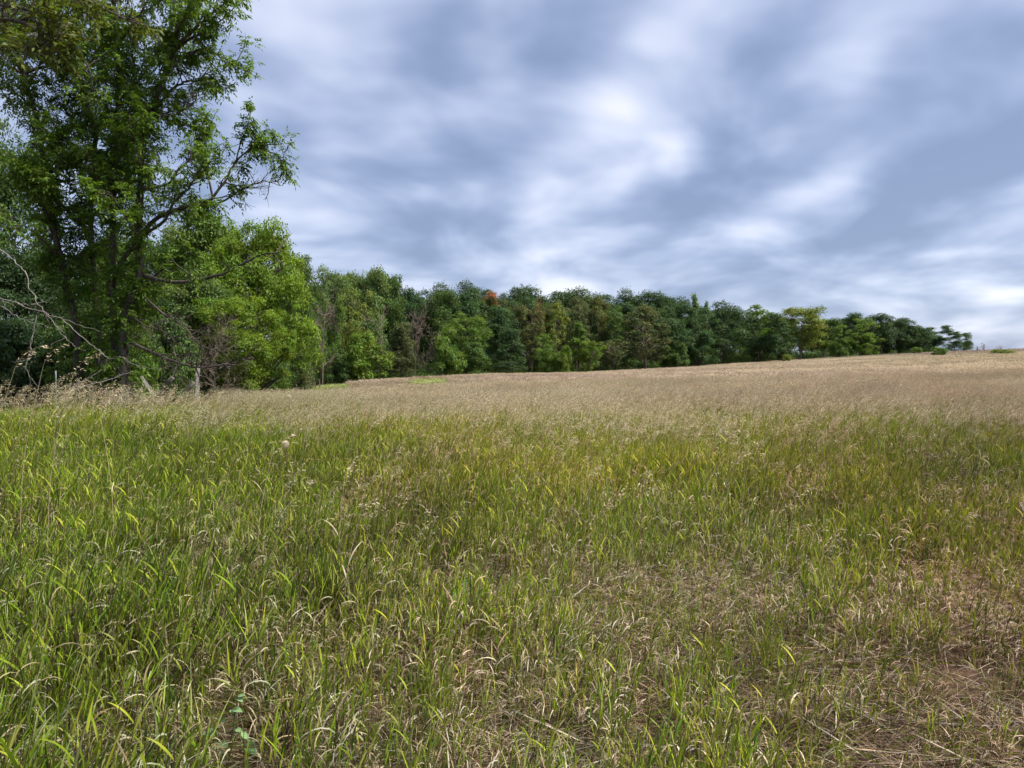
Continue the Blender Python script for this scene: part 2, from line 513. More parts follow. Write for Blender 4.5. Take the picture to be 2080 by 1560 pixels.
def scatter(name, key, P, idx, rot, scl, tint, label, cat):
    """points with attributes; a geometry node tree puts one grass tuft on each (uncountable ground cover)"""
    me = bpy.data.meshes.new(name)
    me.vertices.add(len(P)); me.vertices.foreach_set('co', P.astype(np.float32).ravel())
    def attr(nm, ty, prop, arr):
        a = me.attributes.new(nm, ty, 'POINT'); a.data.foreach_set(prop, arr.ravel())
    attr('pick', 'INT', 'value', idx.astype(np.int32))
    attr('turn', 'FLOAT_VECTOR', 'vector', rot.astype(np.float32))
    attr('size', 'FLOAT_VECTOR', 'vector', scl.astype(np.float32))
    attr('tint', 'FLOAT_COLOR', 'color', np.concatenate([tint, np.ones((len(P), 1))], 1).astype(np.float32))
    o = bpy.data.objects.new(name, me); COL.objects.link(o)
    tag(o, label, cat, kind='stuff')
    nt = bpy.data.node_groups.new(name, 'GeometryNodeTree')
    nt.interface.new_socket('Geometry', in_out='INPUT', socket_type='NodeSocketGeometry')
    nt.interface.new_socket('Geometry', in_out='OUTPUT', socket_type='NodeSocketGeometry')
    g = nt.nodes
    gi, go = g.new('NodeGroupInput'), g.new('NodeGroupOutput')
    ci = g.new('GeometryNodeCollectionInfo'); ci.inputs['Collection'].default_value = PROTO[key][0]
    ci.inputs['Separate Children'].default_value = True; ci.inputs['Reset Children'].default_value = True
    ip = g.new('GeometryNodeInstanceOnPoints'); ip.inputs['Pick Instance'].default_value = True
    def na_(nm, ty):
        q = g.new('GeometryNodeInputNamedAttribute'); q.data_type = ty; q.inputs['Name'].default_value = nm
        return [s for s in q.outputs if s.enabled and s.name == 'Attribute'][0]
    L_ = nt.links.new
    L_(gi.outputs[0], ip.inputs['Points']); L_(ci.outputs[0], ip.inputs['Instance'])
    L_(na_('pick', 'INT'), ip.inputs['Instance Index'])
    L_(na_('turn', 'FLOAT_VECTOR'), ip.inputs['Rotation'])
    L_(na_('size', 'FLOAT_VECTOR'), ip.inputs['Scale'])
    L_(ip.outputs[0], go.inputs[0])
    md = o.modifiers.new('tufts', 'NODES'); md.node_group = nt
    return o

# --- tufts of the near sward: 0-4 green, 5-8 mixed, 9-11 dry
def near_tuft(seed, green, h0, h1, n=7, rad=0.10, head=0.0):
    def f(a):
        rg = rng_(seed)
        for _ in range(n):
            r, t_ = rad * math.sqrt(rg.random()), rg.uniform(0, 2 * np.pi)
            culm(a, rg, r * math.cos(t_), r * math.sin(t_), rg.uniform(h0, h1), green, head=head)
        for _ in range(3):
            r, t_ = rad * math.sqrt(rg.random()), rg.uniform(0, 2 * np.pi)
            al = rg.random() < green
            c = pick(rg, G1, G2, G4) if al else pick(rg, ST1, BR1, BR2, ST3)
            blade(a, rg, np.array([r * math.cos(t_), r * math.sin(t_), 0]), rg.uniform(0, 6.28), rg.uniform(0.15, 0.34), rg.uniform(0.005, 0.009), rg.uniform(0.1, 0.5), rg.uniform(0.3, 1.3), c, c * 1.1, 5)
    return f
proto_collection('tuft', [near_tuft(100 + i, 0.72, 0.26, 0.54) for i in range(5)]
                 + [near_tuft(120 + i, 0.50, 0.25, 0.48) for i in range(4)]
                 + [near_tuft(140 + i, 0.18, 0.22, 0.45) for i in range(3)])

# --- tall flowering stalks
def stalks(seed, n, rad, h0, h1, seg=4, ws=1.0, nsp=16, sl=0.024, sw=0.0052, stemr=0.0013, nleaf=2):
    def f(a):
        rg = rng_(seed)
        for _ in range(n):
            r, t_ = rad * math.sqrt(rg.random()), rg.uniform(0, 2 * np.pi)
            x, y = r * math.cos(t_), r * math.sin(t_)
            az = WIND + rg.normal(0, 0.5); lean = abs(rg.normal(0.16, 0.10)); h = rg.uniform(h0, h1)
            sp = grow(rg, (x, y, 0), (math.cos(az) * lean, math.sin(az) * lean, 1), h, 5, 0.03, -0.004)
            stem_ribbon(a, sp, stemr, pick(rg, ST1, ST3, G3 * 0.9))
            for k in range(nleaf):
                i = rg.integers(0, 4); c = pick(rg, G2, G3, ST1, G1)
                blade(a, rg, sp[i], WIND + rg.normal(0, 1.3), rg.uniform(0.15, 0.28), 0.008 * ws, rg.uniform(0.2, 0.6), rg.uniform(0.3, 1.4), c, c, seg)
            panicle(a, rg, sp[-1], sp[-1] - sp[-2], WIND + rg.normal(0, 0.45), rg.uniform(0.13, 0.2) * (1 if ws < 1.5 else 1.15), nsp, sl, sw, 0.028 * (1 if ws < 1.5 else 1.3))
    return f
proto_collection('stalk', [stalks(200 + i, 3, 0.12, 0.50, 0.78) for i in range(6)])

# --- middle distance: broader tufts, green / mixed, with stalks mixed in
def mid_tuft(seed, green, n, rad, h0, h1):
    def f(a):
        rg = rng_(seed)
        for _ in range(n):
            r, t_ = rad * math.sqrt(rg.random()), rg.uniform(0, 2 * np.pi)
            culm(a, rg, r * math.cos(t_), r * math.sin(t_), rg.uniform(h0, h1), green, seg=3, ws=1.5, stemr=0.0022, nleaf=4)
    return f
proto_collection('midtuft', [mid_tuft(300 + i, 0.9, 16, 0.22, 0.28, 0.52) for i in range(4)] + [mid_tuft(320 + i, 0.4, 16, 0.22, 0.28, 0.52) for i in range(4)])
proto_collection('midstalk', [stalks(340 + i, 9, 0.3, 0.48, 0.76, 3, 1.8, 10, 0.036, 0.0095, 0.0022, 1) for i in range(5)])

# --- far field: wide patches of heads over leaves
def far_patch(seed, n, rad, green):
    def f(a):
        rg = rng_(seed)
        for _ in range(n):
            r, t_ = rad * math.sqrt(rg.random()), rg.uniform(0, 2 * np.pi)
            x, y = r * math.cos(t_), r * math.sin(t_); h = rg.uniform(0.42, 0.72)
            az = WIND + rg.normal(0, 0.5)
            top = np.array([x + math.cos(az) * 0.12, y + math.sin(az) * 0.12, h])
            c = pick(rg, HEAD1 * 0.8, ST3, HEAD1) if rg.random() > green else pick(rg, G1, G2)
            blade(a, rg, np.array([x, y, 0]), az, h, 0.022, 0.08, 0.25, c, c, 2)
            if rg.random() > green * 0.8:
                k = 3
                D = np.array([math.cos(az), math.sin(az), -0.2]) + rg.normal(0, 0.45, (k, 3)) + np.array([0, 0, 0.5])
                leaves(a, top + rg.normal(0, 0.03, (k, 3)), D, rg.normal(0, 1, (k, 3)) + np.array([0, -0.5, 0.5]), rg.uniform(0.09, 0.17, k), rg.uniform(0.02, 0.04, k),
                       np.where(rg.random(k)[:, None] < 0.5, HEAD1, HEAD2) * rg.uniform(0.75, 1.2, k)[:, None])
            for _k in range(2):
                c = pick(rg, G2, HEAD1 * 0.7, HEAD1 * 0.8, ST3) if rg.random() > green else pick(rg, G1, G2)
                blade(a, rg, np.array([x, y, rg.uniform(0.05, 0.35)]), rg.uniform(0, 6.28), 0.32, 0.03, 0.4, 0.8, c, c, 2)
    return f
proto_collection('farpatch', [far_patch(400 + i, 110, 0.95, 0.05) for i in range(5)] + [far_patch(420 + i, 110, 0.95, 1.0) for i in range(2)])

# --- straw lying on the ground
def litter(seed, n, rad, green=0.12):
    def f(a):
        rg = rng_(seed)
        for _ in range(n):
            r, t_ = rad * math.sqrt(rg.random()), rg.uniform(0, 2 * np.pi)
            c = pick(rg, ST1, ST2 * 0.8, ST3, BR1, ST3, BR2, BR1) if rg.random() > green else pick(rg, G1, G2)
            z0 = rg.uniform(0.003, 0.05) + 0.05 * rg.random() ** 3
            az = rg.normal(0.1, 0.9) + (np.pi if rg.random() < 0.5 else 0)
            if rg.random() < 0.35:
                L = rg.uniform(0.2, 0.55); d = np.array([math.cos(az), math.sin(az), rg.uniform(-0.03, 0.14)])
                stem_ribbon(a, grow(rg, (r * math.cos(t_), r * math.sin(t_), z0), d, L, 3, 0.07, -0.01), 0.0011, c)
            else:
                blade(a, rg, np.array([r * math.cos(t_), r * math.sin(t_), z0]), az, rg.uniform(0.10, 0.28), rg.uniform(0.003, 0.0065), rg.uniform(1.1, 1.5), rg.uniform(-0.2, 0.6), c, c, 4)
    return f
proto_collection('litter', [litter(500 + i, 120, 0.33) for i in range(6)])

def wedge(rg, y0, y1, dens, slope=0.80, pad=2.2):
    """random points over the strip of meadow between two distances"""
    A = (slope * (y0 + y1) + 2 * pad) * (y1 - y0)
    n = int(A * dens)
    t = rg.random(n * 2)
    y = y0 + (y1 - y0) * t
    w = slope * y + pad; wm = slope * y1 + pad
    keep = rg.random(n * 2) < w / wm
    y = y[keep][:n]; w = w[keep][:n]
    x = rg.uniform(-1, 1, len(y)) * w
    return x, y

def trample(x, y):
    """0 standing sward .. 1 trodden, towards the lower right"""
    n_ = vnoise(x, y, 0.55) * 0.6 + vnoise(x + 9, y + 3, 1.6) * 0.6
    a = sstep(0.4, 1.6, x) * (1 - sstep(2.75, 3.6, y - 0.10 * x))
    b_ = 0.22 * sstep(0.0, 1.2, x) * (1 - sstep(4.5, 7.0, y)) * sstep(0.55, 0.75, n_)
    c = 0.28 * np.exp(-(((x + 0.95) / 0.5) ** 2 + ((y - 3.35) / 0.35) ** 2))
    d = 0.3 * np.exp(-(((x - 1.5) / 0.8) ** 2 + ((y - 4.75) / 0.22) ** 2))
    e = 0.25 * (1 - sstep(2.6, 3.4, y)) * sstep(-1.2, 0.2, x)
    f = 1.3 * np.exp(-(((x - 1.95) / 0.75) ** 2 + ((y - 3.42 - 0.12 * (x - 1.5)) / 0.20) ** 2))
    return np.clip(np.maximum.reduce([a * (0.25 + 0.50 * n_), b_, c, d, e, f]), 0, 1)

def tints(rg, x, y, n):
    """slow drifts of colour through the sward: deep green at the left, yellower in the middle, duller at the right"""
    az = x / np.maximum(y, 1.5)
    left = 1 - sstep(-0.45, -0.05, az)
    mid = np.exp(-((az - 0.12) / 0.3) ** 2) * sstep(5, 9, y) * (1 - sstep(13, 20, y))
    right = sstep(0.15, 0.6, az)
    base = np.ones((n, 3))
    base *= 1 + left[:, None] * np.array([-0.06, 0.02, -0.1])
    base *= 1 + mid[:, None] * np.array([0.34, 0.26, 0.0])
    base *= 1 + right[:, None] * np.array([-0.03, -0.10, -0.05])
    v = (vnoise(x, y, 0.9) - 0.5) * 0.50 + (vnoise(x + 31, y + 7, 3.5) - 0.5) * 0.45
    base *= (1 + v + rg.normal(0, 0.08, n))[:, None]
    h = rg.normal(0, 0.06, n) + (vnoise(x + 80, y, 2.2) - 0.5) * 0.13
    base[:, 0] *= 1 + h; base[:, 2] *= 1 - 0.3 * h
    return np.clip(base, 0.4, 1.8)

def rots(rg, n, yaw=0.6, tilt=0.06):
    return np.stack([rg.normal(0, tilt, n), rg.normal(0.03, tilt, n), rg.normal(0, yaw, n)], -1)

def put(x, y, lift=0.0):
    return np.stack([x, y, H(x, y) + lift], -1)

def build_grass():
    rg = rng_(5)
    # near sward
    xs, ys = [], []
    for y0, y1, dn in ((0.9, 4, 120), (4, 8, 105), (8, 15, 70)):
        x, y = wedge(rg, y0, y1, dn); xs.append(x); ys.append(y)
    x, y = np.concatenate(xs), np.concatenate(ys)
    T = trample(x, y)
    keep = (rg.random(len(x)) > np.where(T > 0.8, 0.92, T * 0.55)) & ~beyond_fence(x, y - 0.6)
    for (u, d, rr) in ((462, 2.95, 0.15), (430, 3.55, 0.05)):      # gaps in front of the weed and the orange leaf
        wx, wy = (u - 1040) / F * d, d
        t_ = np.clip((wy - y) / 0.55, 0, 1)
        px_ = wx * (1 - t_ * 0.55 / wy)
        keep &= ~((np.abs(x - px_) < rr * (1 - 0.3 * t_)) & (y < wy + rr) & (y > wy - 0.6))
    x, y, T = x[keep], y[keep], T[keep]; n = len(x)
    az = x / np.maximum(y, 1.5)
    g = 0.39 + 0.25 * (1 - sstep(-0.6, -0.05, az)) - 0.08 * sstep(0.1, 0.6, az) + (vnoise(x, y, 1.1) - 0.5) * 0.7 + (vnoise(x + 50, y, 0.42) - 0.5) * 0.95 + 0.10 * sstep(6, 10, y)
    g = g - 0.25 * T
    k = g + rg.normal(0, 0.24, n)
    idx = np.where(k > 0.60, rg.integers(0, 5, n), np.where(k > 0.20, rg.integers(5, 9, n), rg.integers(9, 12, n)))
    s = rg.uniform(0.75, 1.15, n) * (1 - 0.45 * T) * (0.72 + 0.18 * (1 - sstep(-0.6, 0, az)) + 0.20 * sstep(3.5, 9, y)) * (0.66 + 0.42 * vnoise(x + 5, y + 5, 0.8) + 0.30 * vnoise(x + 3, y + 9, 0.33))
    s = s * np.where(idx < 5, 0.98, np.where(idx < 9, 0.95, 0.86))
    scatter('meadow_grass', 'tuft', put(x, y), idx, rots(rg, n, 0.7, 0.09), np.stack([s, s, s], -1), tints(rg, x, y, n),
            'tangled green and drying grass filling the near half of the meadow', 'grass')
    # straw on the ground
    xs, ys = [], []
    for y0, y1, dn in ((0.9, 5.5, 22), (5.5, 12, 7)):
        x, y = wedge(rg, y0, y1, dn); xs.append(x); ys.append(y)
    x, y = np.concatenate(xs), np.concatenate(ys); T = trample(x, y)
    keep = rg.random(len(x)) < np.where((T > 0.55) & (y > 3.1) & (x > 0.9), 0.12, 0.55 + T)
    x, y, T = x[keep], y[keep], T[keep]; n = len(x)
    s = rg.uniform(0.8, 1.2, n)
    tn = tints(rg, x, y, n) * 0.85
    scatter('fallen_straw', 'litter', put(x, y), rg.integers(0, 6, n), np.stack([rg.normal(0, .04, n), rg.normal(0, .04, n), rg.uniform(-0.7, 0.7, n) + np.pi * rg.integers(0, 2, n)], -1),
            np.stack([s, s, s], -1), tn, 'pale dry straw lying flat between the grass in the foreground', 'straw')
    # flowering stalks, thin near the camera, thick from ten metres on
    xs, ys = [], []
    for y0, y1, dn in ((3.2, 5.5, 1.5), (5.5, 16, 32), (16, 26, 34)):
        x, y = wedge(rg, y0, y1, dn); xs.append(x); ys.append(y)
    x, y = np.concatenate(xs), np.concatenate(ys)
    az = x / y
    pr = 0.25 + 0.75 * sstep(0.30, 0.62, vnoise(x, y, 1.7) * 0.6 + vnoise(x + 20, y, 0.8) * 0.4 + 0.12 * sstep(10, 16, y))
    pr *= 1 - (0.70 + 0.18 * sstep(15, 18, y)) * (1 - sstep(-0.58, -0.24, az))
    pr *= np.where(y < 5.5, 1.0, 0.08 + 0.92 * sstep(8.0, 15.0, y + 8.0 * (vnoise(x + 13, y, 2.4) * 0.6 + vnoise(x, y + 17, 1.0) * 0.4 - 0.5)))
    keep = (rg.random(len(x)) < pr) & ~beyond_fence(x, y + 0.3) & (trample(x, y) < 0.4)
    x, y = x[keep], y[keep]; n = len(x)
    s = rg.uniform(0.8, 1.18, n) * (0.92 + 0.2 * vnoise(x, y, 2.5)) * (1 + 0.40 * (1 - sstep(-0.60, -0.35, x / y)) * (1 - 0.6 * sstep(15, 18, y)))
    scatter('seed_stalks', 'stalk', put(x, y), rg.integers(0, 6, n), rots(rg, n, 0.5, 0.07), np.stack([s, s, s], -1), np.clip(tints(rg, x, y, n), 0.7, 1.1),
            'tan nodding seed heads standing above the grass in the middle of the meadow', 'grass')
    # middle distance leaves and stalks
    xs, ys = [], []
    for y0, y1, dn in ((14, 26, 20), (26, 60, 9)):
        x, y = wedge(rg, y0, y1, dn, 0.78, 3); xs.append(x); ys.append(y)
    x, y = np.concatenate(xs), np.concatenate(ys)
    keep = ~beyond_fence(x, y); x, y = x[keep], y[keep]; n = len(x)
    g = 0.5 + (vnoise(x, y, 3.0) - 0.5) * 1.2 + rg.normal(0, 0.2, n) + 0.35 * (1 - sstep(-0.6, -0.3, x / y)) - 0.25 * sstep(20, 50, y)
    idx = np.where(g > 0.5, rg.integers(0, 4, n), rg.integers(4, 8, n))
    s = rg.uniform(0.85, 1.2, n)
    scatter('middle_grass', 'midtuft', put(x, y), idx, rots(rg, n, 0.7), np.stack([s, s, s], -1), tints(rg, x, y, n),
            'green and straw coloured grass leaves across the middle distance of the meadow', 'grass')
    x, y = wedge(rg, 24, 62, 10, 0.78, 3)
    pr = 0.45 + 0.55 * sstep(0.3, 0.6, vnoise(x, y, 3.3))
    keep = ~beyond_fence(x, y) & (rg.random(len(x)) < pr); x, y = x[keep], y[keep]; n = len(x)
    s = rg.uniform(0.85, 1.15, n)
    scatter('middle_seed_stalks', 'midstalk', put(x, y), rg.integers(0, 5, n), rots(rg, n, 0.5, 0.05), np.stack([s, s, s], -1), np.clip(tints(rg, x, y, n), 0.75, 1.25),
            'pinkish tan seed heads forming a haze over the middle distance', 'grass')
    # far field
    x, y = wedge(rg, 55, 225, 0.85, 0.78, 6)
    keep = ~beyond_fence(x, y) & (y < edge_y(x) + 1.0) ; x, y = x[keep], y[keep]; n = len(x)
    az = x / y
    gr = 1.2 * sstep(58, 66, y) * (1 - sstep(96, 104, y)) * np.clip(np.exp(-((az + 0.12) / 0.055) ** 2) + 0.85 * (1 - sstep(-0.24, -0.19, az)), 0, 1)
    gr = gr + 0.7 * (1 - sstep(0, 7, edge_y(x) - y)) * (1 - sstep(10, 30, x))
    isg = rg.random(n) < gr
    idx = np.where(isg, rg.integers(5, 7, n), rg.integers(0, 5, n))
    s = rg.uniform(0.85, 1.15, n); sz = s * np.where(isg, 0.62, 1.0)
    tn = 1 + (vnoise(x * 0.45, y, 7)[:, None] - 0.5) * 0.50 + rg.normal(0, 0.05, (n, 1)) + (vnoise(x + 60, y, 22)[:, None] - 0.5) * np.array([0.25, 0.35, 0.15])
    tn = tn * np.array([0.90, 0.86, 0.90]) * (1 - 0.24 * sstep(45, 110, x)[:, None]) * np.where(isg[:, None], np.array([1.05, 1.35, 0.9]), 1.0)
    scatter('far_grass', 'farpatch', put(x, y), idx, rots(rg, n, 0.5, 0.02), np.stack([s, s, sz], -1), np.clip(tn, 0.5, 1.6),
            'tan grass of the far field rising to the right up to the wood', 'grass')
build_grass()

# ================================================================== trees
def crown_leaves(acc, rg, lobes, n, L, W, flat=0.75, droop=0.25, cvar=0.22, shell=0.55):
    """leaves gathered in lobes (x, y, z, r): most of them towards each lobe's upper outside"""
    lb = np.array(lobes); w = lb[:, 3] ** 2; w = w / w.sum()
    k = rg.choice(len(lb), n, p=w)
    d = nz(rg.normal(0, 1, (n, 3)))
    low = (d[:, 2] < -0.25) & (rg.random(n) < 0.65)
    d[low, 2] *= -1
    rr = lb[k, 3] * (shell + (1.12 - shell) * rg.random(n) ** 0.6)
    rr *= 1 + 0.30 * np.sin(d[:, 0] * 7 + k) * np.sin(d[:, 2] * 6 + 2 * k)
    P = lb[k, :3] + d * rr[:, None] * np.array([1, 1, flat])
    Nn = nz(d * 0.7 + np.array([0, 0, 0.45]) + rg.normal(0, 0.55, (n, 3)))
    D = nz(np.cross(Nn, rg.normal(0, 1, (n, 3)))) + np.array([0, 0, -droop])
    lv = 1 + rg.normal(0, 0.10, len(lb))
    val_ = np.clip(lv[k] * (1 + rg.normal(0, cvar, n)), 0.45, 1.7)
    hue = rg.normal(0, 0.10, n) + rg.normal(0, 0.06, len(lb))[k]
    C = np.stack([val_ * (1 + hue), val_, val_ * (1 - 0.5 * hue)], -1)
    leaves(acc, P, D, Nn, L * rg.uniform(0.7, 1.35, n), W * rg.uniform(0.7, 1.3, n), C)

def make_tree(seed, Ht, Wd, base, nlobe, lobe_r, nleaf, L, W, shape='round', trunk_r=None, sides=6, flat=0.75, twigs=0, shell=0.5, fork=False, droop=0.25):
    """trunk and crown meshes of one broad-leaved tree, foot at the origin; base = height of the lowest leaves"""
    rg = rng_(seed)
    tr = trunk_r or Ht * 0.013
    A = Acc(); B = Acc()
    ch = Ht - base
    top = Ht * 0.86
    tp = grow(rg, (0, 0, -0.3), (0, 0, 1), top + 0.3, 9, 0.035, 0.05)
    tube(A, tp, np.linspace(tr * 1.15, tr * 0.22, len(tp)), sides)
    axis = lambda z: np.array([np.interp(z, tp[:, 2], tp[:, 0]), np.interp(z, tp[:, 2], tp[:, 1]), z])
    if fork:
        f0 = axis(Ht * rg.uniform(0.1, 0.2))
        for sgn in (-1, 1):
            q = grow(rg, f0, (sgn * 0.5, 0.2 * sgn, 1), Ht * 0.6, 7, 0.06, 0.05)
            tube(A, q, np.linspace(tr * 0.7, tr * 0.15, len(q)), sides)
    lobes = []
    for i in range(nlobe):
        t = (i + 0.5) / nlobe
        t = t ** 0.85
        if shape == 'round': prof = math.sqrt(max(0.0, 1 - (2 * t - 0.9) ** 2 / 1.25))
        elif shape == 'cone': prof = 0.25 + 0.85 * (1 - t) ** 0.8
        elif shape == 'oak': prof = min(1, 0.55 + 1.3 * t) * math.sqrt(max(0, 1 - max(0, t - 0.45) ** 2 / 0.34))
        elif shape == 'vase': prof = 0.35 + 0.75 * math.sin(t * 2.3)
        else: prof = 1 - 0.65 * abs(2 * t - 0.8) ** 1.5
        z = base + ch * (0.06 + 0.86 * t)
        a = i * 2.39996 + rg.normal(0, 0.35)
        rr = Wd * 0.5 * prof * (rg.uniform(0.30, 0.86) if rg.random() < 0.30 else rg.uniform(0.66, 0.88))
        c = axis(min(z, top)) + np.array([math.cos(a) * rr, math.sin(a) * rr, 0]); c[2] = z + rg.normal(0, 0.03) * ch
        c[:2] += axis(min(z, top))[:2] * 0 + (c[:2] - axis(min(z, top))[:2]) * (0.22 * math.sin(2 * a + seed) + 0.16 * math.sin(3 * a + 2.1 * seed + 4 * t))
        if rg.random() < 0.10: c[2] += ch * rg.uniform(0.02, 0.09)
        lr = lobe_r * rg.uniform(0.50, 1.35)
        lobes.append((*c, lr))
        s0 = axis(max(base * 0.55, min(z - rr * rg.uniform(0.4, 0.8), top * 0.95)))
        mid = (s0 + c) / 2 + np.array([0, 0, 0.10 * rr]) + rg.normal(0, 0.05 * rr + 0.02, 3)
        ln = smooth_line([s0, mid, c], 5)
        tube(A, ln, np.linspace(tr * 0.34, tr * 0.08, 5), max(3, sides - 2), cap=False)
        for _ in range(twigs):
            q = grow(rg, ln[rg.integers(2, 5)], nz(c - s0) + rg.normal(0, 0.7, 3), lr * rg.uniform(0.9, 1.7), 4, 0.22, 0.03)
            tube(A, q, np.linspace(tr * 0.06, tr * 0.02, len(q)), 3, cap=False)
    lobes.append((*axis(top), lobe_r))
    if nleaf:
        crown_leaves(B, rg, lobes, nleaf, L, W, flat=flat, shell=shell, droop=droop)
    me_t = A.mesh('trunk', smooth=True)
    me_c = B.mesh('crown') if nleaf else None
    return me_t, me_c, Ht, Wd

def make_wild(seed, Ht, Wd, base, nstem, nlobe, lobe_r, nleaf, L, W, trunk_r=None, twigs=1, flat=0.8, shell=0.35, droop=0.35):
    """a several-stemmed irregular tree: each stem carries its own ragged column of leaf clumps"""
    rg = rng_(seed); A, B = Acc(), Acc(); tr = trunk_r or Ht * 0.009
    lobes = []
    for k in range(nstem):
        a = k * 2.4 + rg.normal(0, 0.5); out = rg.uniform(0.15, 1.0) * Wd * 0.30
        h = Ht * (1.0 if k == 0 else rg.uniform(0.45, 0.97))
        q = grow(rg, (rg.normal(0, .15), rg.normal(0, .15), -0.3), (math.cos(a) * out / h, math.sin(a) * out / h, 1), h * 0.93, 8, 0.07, 0.03)
        tube(A, q, np.linspace(tr, tr * 0.2, len(q)), 5)
        wk = Wd * rg.uniform(0.22, 0.40); b0 = base + rg.uniform(0, 0.25) * h * (rg.random() < 0.5)
        for i in range(nlobe // nstem):
            t = rg.random() ** 0.8
            z = b0 + (h - b0) * t
            c = np.array([np.interp(z, q[:, 2], q[:, 0]), np.interp(z, q[:, 2], q[:, 1]), z])
            an = rg.uniform(0, 6.28); rr = wk * rg.uniform(0.25, 1.0) * math.sin(min(1, 0.25 + 1.1 * (1 - t)) * 1.5)
            s0 = c - np.array([0, 0, rr * 0.5]); c = c + np.array([math.cos(an) * rr, math.sin(an) * rr, rg.normal(0, 0.1)])
            lobes.append((*c, lobe_r * rg.uniform(0.45, 1.4)))
            if rg.random() < 0.6:
                ln = smooth_line([s0, (s0 + c) / 2 + rg.normal(0, .08, 3), c], 4); tube(A, ln, np.linspace(tr * 0.3, tr * 0.1, 4), 3, cap=False)
    crown_leaves(B, rg, lobes, nleaf, L, W, flat=flat, shell=shell, droop=droop)
    return A.mesh('trunk', smooth=True), B.mesh('crown'), Ht * 0.93, Wd

def make_bare(seed, Ht, Wd, tr, nlimb=12, nsub=7, ntw=6, tw_r=0.02, sides=5, lean=0.0):
    """a leafless tree: trunk mesh and a mesh of bare limbs and twigs"""
    rg = rng_(seed)
    A, B = Acc(), Acc()
    tp = grow(rg, (0, 0, -0.3), (lean, 0, 1), Ht * 0.9, 8, 0.06, 0.06)
    tube(A, tp, np.linspace(tr, tr * 0.25, len(tp)), sides)
    for i in range(nlimb):
        s = rg.uniform(0.18, 1) * 7.9; k = int(s); p0 = tp[k] * (1 - s + k) + tp[k + 1] * (s - k)
        a = i * 2.4 + rg.normal(0, 0.3)
        L = Wd * 0.5 * rg.uniform(0.7, 1.15)
        q = grow(rg, p0, (math.cos(a), math.sin(a), rg.uniform(0.15, 0.9)), L, 6, 0.16, 0.05)
        tube(B, q, np.linspace(tr * 0.38, tw_r * 1.4, len(q)), 4, cap=False)
        for _ in range(nsub):
            k = rg.integers(1, 7); d = nz(q[k] - q[k - 1])
            q2 = grow(rg, q[k], d + rg.normal(0, 0.65, 3), L * rg.uniform(0.25, 0.6), 4, 0.2, 0.05)
            tube(B, q2, np.linspace(tw_r * 1.5, tw_r * 0.8, len(q2)), 3, cap=False)
            for _ in range(ntw):
                k2 = rg.integers(1, 5); d = nz(q2[k2] - q2[k2 - 1])
                q3 = grow(rg, q2[k2], d + rg.normal(0, 0.75, 3), L * rg.uniform(0.12, 0.32), 3, 0.25, 0.02)
                tube(B, q3, np.linspace(tw_r * 0.8, tw_r * 0.45, len(q3)), 3, cap=False)
    return A.mesh('trunk', smooth=True), B.mesh('bare_limbs'), Ht, Wd

def plant_tree(pr, name, x, y, ht, wd, colour, label, group=None, rz=0.0, bark=(1, 1, 1), cat='tree', sink=0.0, crown='crown', bare_colour=None):
    me_t, me_c, H0, W0 = pr
    e = empty(name, (x, y, float(H(x, y)) - sink), label, cat, group)
    sx, sz = wd / W0, ht / H0
    o = obj('trunk', me_t, M_BARK, e); o.color = (*bark, 1)
    o.scale = (sx, sx, sz); o.rotation_euler = (0, 0, rz)
    if me_c is not None:
        if me_c.name.startswith('bare'):
            c = obj('bare_limbs', me_c, M_BARK, e); c.color = (*(bare_colour or bark), 1)
        else:
            c = obj(crown, me_c, M_LEAF, e); c.color = (*colour, 1)
        c.scale = (sx, sx, sz); c.rotation_euler = (0, 0, rz)
    return e

# leaf colours
DARK = (0.050, 0.090, 0.033); BLUEG = (0.054, 0.102, 0.037); MIDG = (0.078, 0.132, 0.032); FRESH = (0.110, 0.180, 0.030)
LIME = (0.150, 0.225, 0.022); YELG = (0.160, 0.195, 0.036); OLIVE = (0.118, 0.130, 0.040); OLIV2 = (0.090, 0.108, 0.042)
PALE = (0.145, 0.215, 0.070); RUST = (0.30, 0.11, 0.05); HERO = (0.110, 0.185, 0.026)
GREYB = (2.0, 1.9, 1.8)

